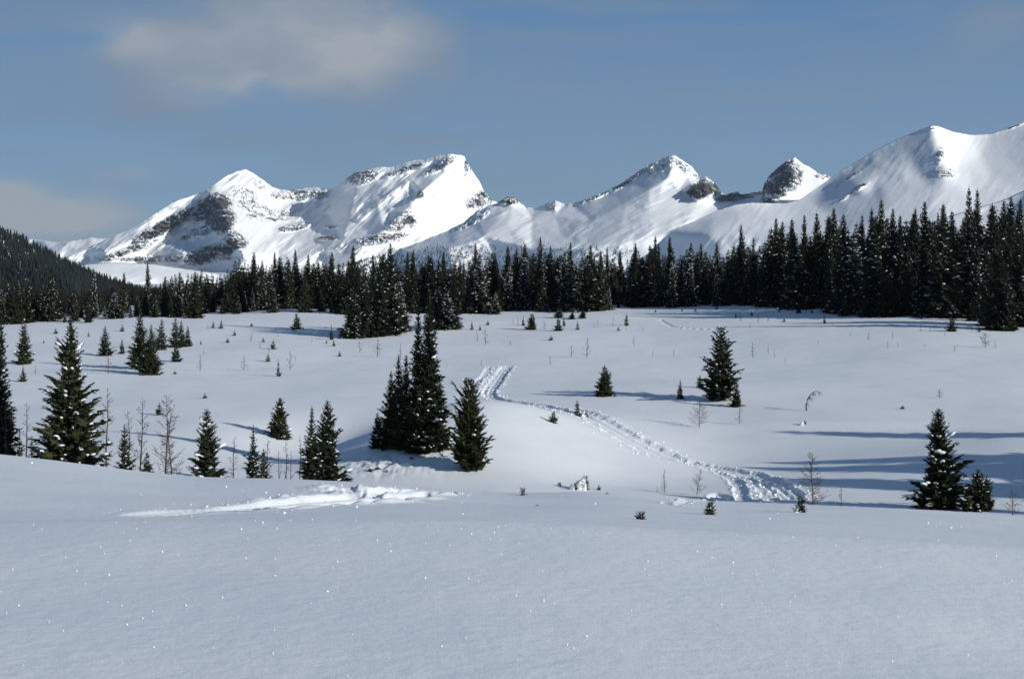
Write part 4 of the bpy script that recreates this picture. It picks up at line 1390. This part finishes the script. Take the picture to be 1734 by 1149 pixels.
LBIG = [
    (237, 672, 800, 76, 30, 34, "tall thin bare larch behind the small snow-flecked fir at left"),
    (216, 692, 797, 77, 22, 24, "bare larch rising out of the small snow-flecked fir at left"),
    (280, 666, 801, 75.5, 56, 46, "widest bare reddish larch left of the broad full fir"),
    (291, 692, 801, 75, 34, 30, "shorter bare larch against the widest bare larch's right side"),
    (46, 680, 770, 81, 20, 22, "bare larch by the left edge behind the stubby firs"),
    (12, 655, 768, 83, 44, 30, "bare larch at the left edge under the cut-off spruce"),
    (180, 655, 790, 82, 28, 26, "faint bare larch showing beside the big ragged spruce"),
    (397, 738, 806, 76, 26, 22, "bare larch between the broad full fir and the scruffy fir"),
    (452, 742, 808, 77, 24, 22, "bare larch behind the right side of the scruffy fir"),
    (473, 760, 809, 74, 12, 14, "leftmost upright bare stem of the thicket left of the pair of firs"),
    (484, 745, 809, 75, 14, 16, "highest upright bare stem of the thicket left of the pair of firs"),
    (493, 762, 809, 74, 12, 14, "right upright bare stem of the thicket left of the pair of firs"),
    (508, 735, 809, 79, 12, 16, "bare stem just behind the slimmer fir of the pair"),
    (1184, 676, 724, None, 38, 34, "wide-branched bare larch on the slope right of the ski track"),
    (1252, 680, 718, None, 16, 18, "thin bare larch below the tall solitary fir"),
    (1125, 792, 833, None, 12, 22, "thin straight bare larch near the bright snow patch"),
    (1180, 793, 838, None, 28, 24, "leaning bare larch with curved twigs above the bright snow patch"),
    (1376, 764, 858, 66, 50, 40, "tallest bare larch on the right by the end of the ski track"),
    (1424, 822, 862, 68, 16, 14, "small bare larch midway between the tallest right larch and the large fir"),
    (1714, 826, 878, 66, 30, 26, "bare larch at the right edge beside the smaller snow-clumped fir"),
    (339, 600, 629, None, 13, 14, "bare larch sapling on the left meadow below the fir group's right end"),
    (183, 598, 633, None, 16, 14, "bare larch sapling left of the tallest fir of the left group"),
    (413, 600, 627, None, 13, 14, "bare larch sapling on open snow between the left group and the compact fir"),
    (491, 594, 626, None, 16, 14, "forked bare larch sapling right of the thin half-bare seedling"),
    (639, 572, 605, None, 18, 16, "bare larch sapling on the meadow below the forward spruce clump"),
    (609, 576, 597, None, 9, 10, "fine bare sapling left of the one below the forward clump"),
    (678, 580, 606, None, 9, 10, "fine bare sapling just above the left side of the middle clump"),
    (994, 571, 606, None, 18, 18, "bare larch sapling on open snow above the neat cone fir"),
    (968, 582, 605, None, 8, 9, "thin bare sapling left of the one above the neat cone fir"),
    (932, 602, 617, None, 8, 9, "short bare sapling right of the bend of the ski track"),
    (1074, 569, 586, None, 8, 9, "short bare sapling above and right of the neat cone fir"),
    (1275, 578, 606, None, 12, 12, "bare larch sapling right of the tall solitary fir's top"),
    (1668, 562, 588, None, 26, 26, "bushy bare larch tuft on the far right meadow"),
    (1591, 657, 674, None, 13, 14, "bare leaning twig tuft on the open snow above the large right fir"),
    (822, 556, 584, None, 14, 14, "bare larch sapling right of the middle clump's top"),
    (808, 560, 578, None, 9, 9, "smaller bare sapling next to the one right of the clump's top"),
]
for i, (px, top, base, dist, w, n, label) in enumerate(LBIG):
    near = 830 < base and dist is None
    x, y, h = spot(px, top, base, dist, 60.0 if not near else 45.0)
    e = place_larch(larch(700 + i, h, w / 2. / F * y, n, thick=1.0 + 0.35 * (y > 110)), x, y, h, h, 1.0, fr.uniform(0, 6.28), label)
    if px == 1180:
        e.rotation_euler = (0, 0.16, 0.2)
LP = [(2.5, larch(760 + k, 2.5, 0.55, 14, thick=1.3)) for k in range(5)]
LS = [(426, 559, 577, 7), (1038, 534, 554, 6), (1012, 541, 554, 6), (1006, 543, 555, 5), (921, 541, 558, 9), (877, 534, 554, 6), (869, 537, 550, 5), (864, 574, 585, 7), (1254, 526, 544, 11), (1284, 530, 546, 9), (1088, 553, 560, 5),
      (1105, 593, 603, 5), (1141, 590, 603, 6), (1470, 560, 576, 8), (1511, 560, 573, 7), (1503, 575, 590, 6), (1520, 577, 588, 6), (1566, 580, 588, 5), (1617, 583, 596, 7), (1559, 550, 562, 6), (1575, 553, 562, 5), (1646, 547, 562, 7),
      (1301, 580, 598, 7), (1312, 593, 605, 5), (1330, 602, 614, 5), (1300, 528, 545, 8), (1270, 545, 556, 6), (1365, 500, 530, 12), (60, 618, 634, 8), (424, 570, 580, 4), (440, 580, 590, 5), (500, 600, 612, 6), (528, 571, 580, 5),
      (815, 608, 618, 6), (420, 620, 627, 4), (345, 590, 601, 5), (352, 548, 558, 6), (470, 560, 570, 5), (455, 585, 598, 6), (1060, 548, 560, 4), (1600, 560, 570, 5), (1685, 575, 590, 9), (1410, 545, 553, 5), (1440, 560, 570, 4), (1385, 575, 585, 4)]
for i, (px, top, base, w) in enumerate(LS):
    x, y, h = spot(px, top, base, None, 60)
    hm, ms = LP[i % 5]
    lb = near_label("faint leafless sapling", px, base)
    place_larch(ms, x, y, h, hm, (w / 2. / F * y) / (0.55 * h / 2.5), fr.uniform(0, 6.28), lb, "bare saplings scattered over the meadow", name="bare_sapling")

# the larch bent over into an arch
x0, y0 = hit(1366, 695, 60)
z0 = ground_z(x0, y0)
e = link("bent_larch", None, label="bare larch bent over into an arch on the open snow at right", category="bare tree")
e.location = (x0, y0, z0)
m_per = y0 / F
arc = [(0, 0), (-1, -9), (2, -19), (8, -27), (15, -32), (21, -32), (25, -30)]
path = [(a * m_per, 0.05 * k, -b * m_per - (0.1 if k == 0 else 0)) for k, (a, b) in enumerate(arc)]
V, T = tube(path, [0.06, 0.055, 0.05, 0.04, 0.03, 0.02, 0.01], 6)
link("trunk", mesh_from("trunk", V, tris=T, mat=M_LARCH), e)
BV, BT = [], []
rs = random.Random(4)
for k in range(26):
    i = rs.randrange(1, 6)
    p = np.array(path[i]) * 0.5 + np.array(path[i + 1 if i < 6 else i]) * 0.5
    q = p + np.array((rs.uniform(-0.15, 0.3), rs.uniform(-0.3, 0.3), -rs.uniform(0.15, 0.55)))
    v, f = tube([p, (p + q) / 2 + np.array((0.05, 0, 0)), q], [0.016, 0.012, 0.006], 3)
    BT += [(a + len(BV), b + len(BV), c + len(BV)) for a, b, c in f]
    BV += v
link("branches", mesh_from("branches", BV, tris=BT, mat=M_LARCH), e)


# ------------------------------------------------------------------ snow-laden stumps and shrubs on the near slope
def snow_lump(name, px, top, base, w, seed, label, start, nblob=9, cap=1.0, lean=0.0, category="snowy shrub"):
    x, y, h = spot(px, top, base, None, start)
    R = w / 2. / F * y
    rs = random.Random(seed)
    nr = np.random.RandomState(seed)
    e = link(name, None, label=label, category=category)
    e.location = (x, y, ground_z(x, y) - 0.02)
    # a drifted cap: a lumpy mound draped over the shrub, steeper on one side
    nrg, nsg = 9, 18
    V, T = [(lean * R * 0.5, 0, cap * h * 1.0)], []
    for a in range(1, nrg):
        q = a / (nrg - 1)
        for b in range(nsg):
            t = 6.28318 * b / nsg
            rr = R * q * (0.72 + 0.30 * math.cos(t - 2.6) + 0.16 * math.sin(3 * t + seed) + rs.uniform(-0.06, 0.06))
            zz = cap * h * (1.0 * (1 - q) ** 0.75 + 0.10 * math.sin(2 * t + 5 * q + seed) * q * (1 - q) * 4 + rs.uniform(-0.03, 0.03)) - 0.04 * q
            V.append((rr * math.cos(t) + lean * R * 0.5 * (1 - q), rr * math.sin(t), zz))
    for b in range(nsg):
        T.append((0, 1 + b, 1 + (b + 1) % nsg))
    for a in range(nrg - 2):
        for b in range(nsg):
            p, q = 1 + a * nsg + b, 1 + a * nsg + (b + 1) % nsg
            T += [(p, p + nsg, q + nsg), (p, q + nsg, q)]
    link("snow_cap", mesh_from("snow_cap", V, tris=T, mat=M_CLUMP), e)
    tr, cr, sn = conifer(seed + 5, h * 0.94, R * (0.6 if cap > 0.9 else 0.95), levels=14, per=8, twigs=7, rag=0.6, power=0.5, snow=8, droop=-0.1, up=0.9, tuft=1.1, asym=0.3)
    c_ = link("twigs", cr, e)
    c_.location = (R * 0.30, -R * 0.05, 0)
    if sn:
        link("snow_load", sn, e, kind="stuff").location = (R * 0.30, -R * 0.05, 0)
    link("trunk", tr, e)


snow_lump("snowy_stump", 987, 803, 829, 34, 11, "largest snow-laden leaning shrub on the near slope, left of the bare larches", 46, 11, lean=0.5)
snow_lump("snowy_shrub", 971, 815, 829, 16, 12, "white snow hump touching the largest snow-laden shrub", 46, 6)
snow_lump("snowy_shrub", 947, 815, 822, 10, 13, "tiny snow-capped tuft left of the largest snow-laden shrub", 46, 4)
snow_lump("snowy_shrub", 1083, 862, 883, 23, 14, "nearest snow-capped little shrub below the bright snow patch", 19, 9, lean=0.2, cap=0.7)
snow_lump("snowy_shrub", 1352, 836, 867, 25, 15, "rounded snow-dusted shrub where the ski track meets the bank", 19, 7, cap=0.5)
snow_lump("snowy_shrub", 990, 693, 703, 16, 16, "low snow-covered bump right of the small fir in the track", 60, 6)
snow_lump("snowy_shrub", 1360, 711, 719, 12, 17, "small snow-covered lump on the bank below the bent larch", 60, 4)
snow_lump("snowy_shrub", 336, 775, 806, 24, 18, "snow-plastered bush at the left foot of the broad full fir", 60, 8)

# twig stubs breaking the snow below the middle clump and on the near slope
TW = [(640, 788, 797, 12), (655, 792, 800, 8), (626, 790, 800, 14), (664, 782, 789, 8), (697, 770, 779, 10), (648, 776, 783, 6), (672, 795, 801, 5)]
for i, (px, top, base, w) in enumerate(TW):
    x, y, h = spot(px, top, base, None, 60)
    hm, ms = SEED_PROTO[i % 4]
    place_tree(ms, x, y, h, hm, (w / 2. / F * y) / (0.55 * h / 2.0), i * 1.3, ["uppermost", "lowest right", "lowest left", "rightmost", "closest", "upper left", "lowest"][i] + " dark twig tuft in the rough snow below the middle clump" if False else near_label("dark twig tuft", px, base), "twig tuft", "twig tufts below the middle clump", name="twig_tuft", sink=0.05)
for i, (px, top, base, w, lb) in enumerate([(1028, 831, 836, 12, "few dark twig ends just right of the twig tuft on the near slope"), (910, 852, 856, 10, "few dark twig ends in the smooth snow at the centre of the near slope"), (1113, 822, 833, 4, "single dark twig left of the thin straight bare larch"),
                                             (1290, 838, 848, 5, "single dark twig beside the end of the ski track")]):
    x, y, h = spot(px, top, base, None, 19 if base < 860 and px != 1290 else 60)
    place_larch(larch(820 + i, h, w / 2. / F * y, 8, tang=0.3, minr=0.004), x, y, h, h, 1.0, i, lb, name="twig")


# ------------------------------------------------------------------ sparkling hoar crystals and clods of broken snow
def crystals():
    rs = np.random.RandomState(3)
    n = 330
    yy = rs.uniform(822, 1150, n)
    Y = np.interp(yy, [820, 845, 878, 1150], [34., 25., 14.0, 7.2])
    X = rs.uniform(-0.40, 0.40, n) * Y
    Z = ground(X, Y)
    s = rs.uniform(0.45, 1.0, n) ** 2 * 0.00062 * Y
    n0 = np.array(SUN) * 1.0
    V, T = [], []
    for i in range(n):
        nn = n0 + rs.uniform(-0.35, 0.35, 3)
        nn /= np.linalg.norm(nn)
        a = np.cross(nn, (0, 0, 1.0))
        a /= np.linalg.norm(a)
        b = np.cross(nn, a)
        c = np.array((X[i], Y[i], Z[i] + s[i] * 0.8))
        base = len(V)
        for k in range(6):
            t = k * 1.0472 + rs.uniform(-0.2, 0.2)
            V.append(c + (a * math.cos(t) + b * math.sin(t)) * s[i])
        V.append(c - nn * s[i] * 0.35)
        V.append(c + nn * s[i] * 0.12)
        for k in range(6):
            T.append((base + k, base + (k + 1) % 6, base + 7))
            T.append((base + (k + 1) % 6, base + k, base + 6))
    me = mesh_from("frost_crystals", V, tris=T, smooth=False, mat=M_ICE)
    link("frost_crystals", me, kind="stuff", label="glinting frost crystals strewn over the near snow", category="frost")


def clods():
    rs = np.random.RandomState(8)
    V, T = [], []
    nv = 0
    for ti, (P, hw, dp, lump, tilt) in enumerate(TRACKS):
        seg = np.hypot(*(P[1:] - P[:-1]).T)
        cum = np.concatenate([[0], np.cumsum(seg)])
        n = int(cum[-1] * (6.0 if P[0][1] > 60 else 9) * min(1.0, hw + 0.2))
        if ti in (8, 9, 10, 11, 14):
            continue
        for _ in range(n):
            s = rs.rand() * cum[-1]
            k = min(np.searchsorted(cum, s) - 1, len(P) - 2)
            k = max(k, 0)
            t = (s - cum[k]) / (seg[k] + 1e-9)
            p = P[k] + (P[k + 1] - P[k]) * t
            d = (P[k + 1] - P[k]) / (seg[k] + 1e-9)
            off = rs.choice((-1, 1)) * hw * (1.0 + 0.35 * rs.randn())
            x, y = p[0] + d[1] * off, p[1] - d[0] * off
            r = (0.03 + 0.07 * rs.rand() ** 2) if P[0][1] > 60 else (0.006 + 0.018 * rs.rand() ** 3)
            jit = 1 + 0.3 * rs.uniform(-1, 1, (12, 1))
            V.append(ICO_V * jit * np.array((r * rs.uniform(0.8, 1.4), r, r * 0.7)) + np.array((x, y, 0)))
            V[-1][:, 2] += 1000 + 0
            T.append(ICO_F + nv)
            nv += 12
    V = np.concatenate(V)
    C = V.reshape(-1, 12, 3)
    cen = C.mean(1)
    z = ground(cen[:, 0], cen[:, 1])
    C[:, :, 2] += (z - 1000 + 0.02)[:, None]
    me = mesh_from("snow_clods", C.reshape(-1, 3), tris=np.concatenate(T), mat=M_SNOW)
    link("snow_clods", me, kind="stuff", label="loose clods of broken snow along the ski tracks", category="snow clods")


crystals()
clods()


# ------------------------------------------------------------------ thin mountain air
HAZE = 2.7e-5
me = bpy.data.meshes.new("haze")
_bm = bmesh.new()
bmesh.ops.create_cube(_bm, size=1.0)
for _v in _bm.verts:
    _v.co = (_v.co.x * 53000, 4650 + _v.co.y * 15700, 460 + _v.co.z * 1090)
_bm.to_mesh(me)
_bm.free()
hz = link("haze", me, kind="stuff", label="thin bluish mountain air over the whole valley", category="haze")
m, g = new_mat("haze_air")
v = g.n('ShaderNodeVolumePrincipled')
v.inputs['Color'].default_value = (0.62, 0.78, 1.0, 1)
v.inputs['Density'].default_value = HAZE
v.inputs['Anisotropy'].default_value = 0.2
o = g.n('ShaderNodeOutputMaterial')
g.link(v.outputs[0], o.inputs['Volume'])
me.materials.append(m)
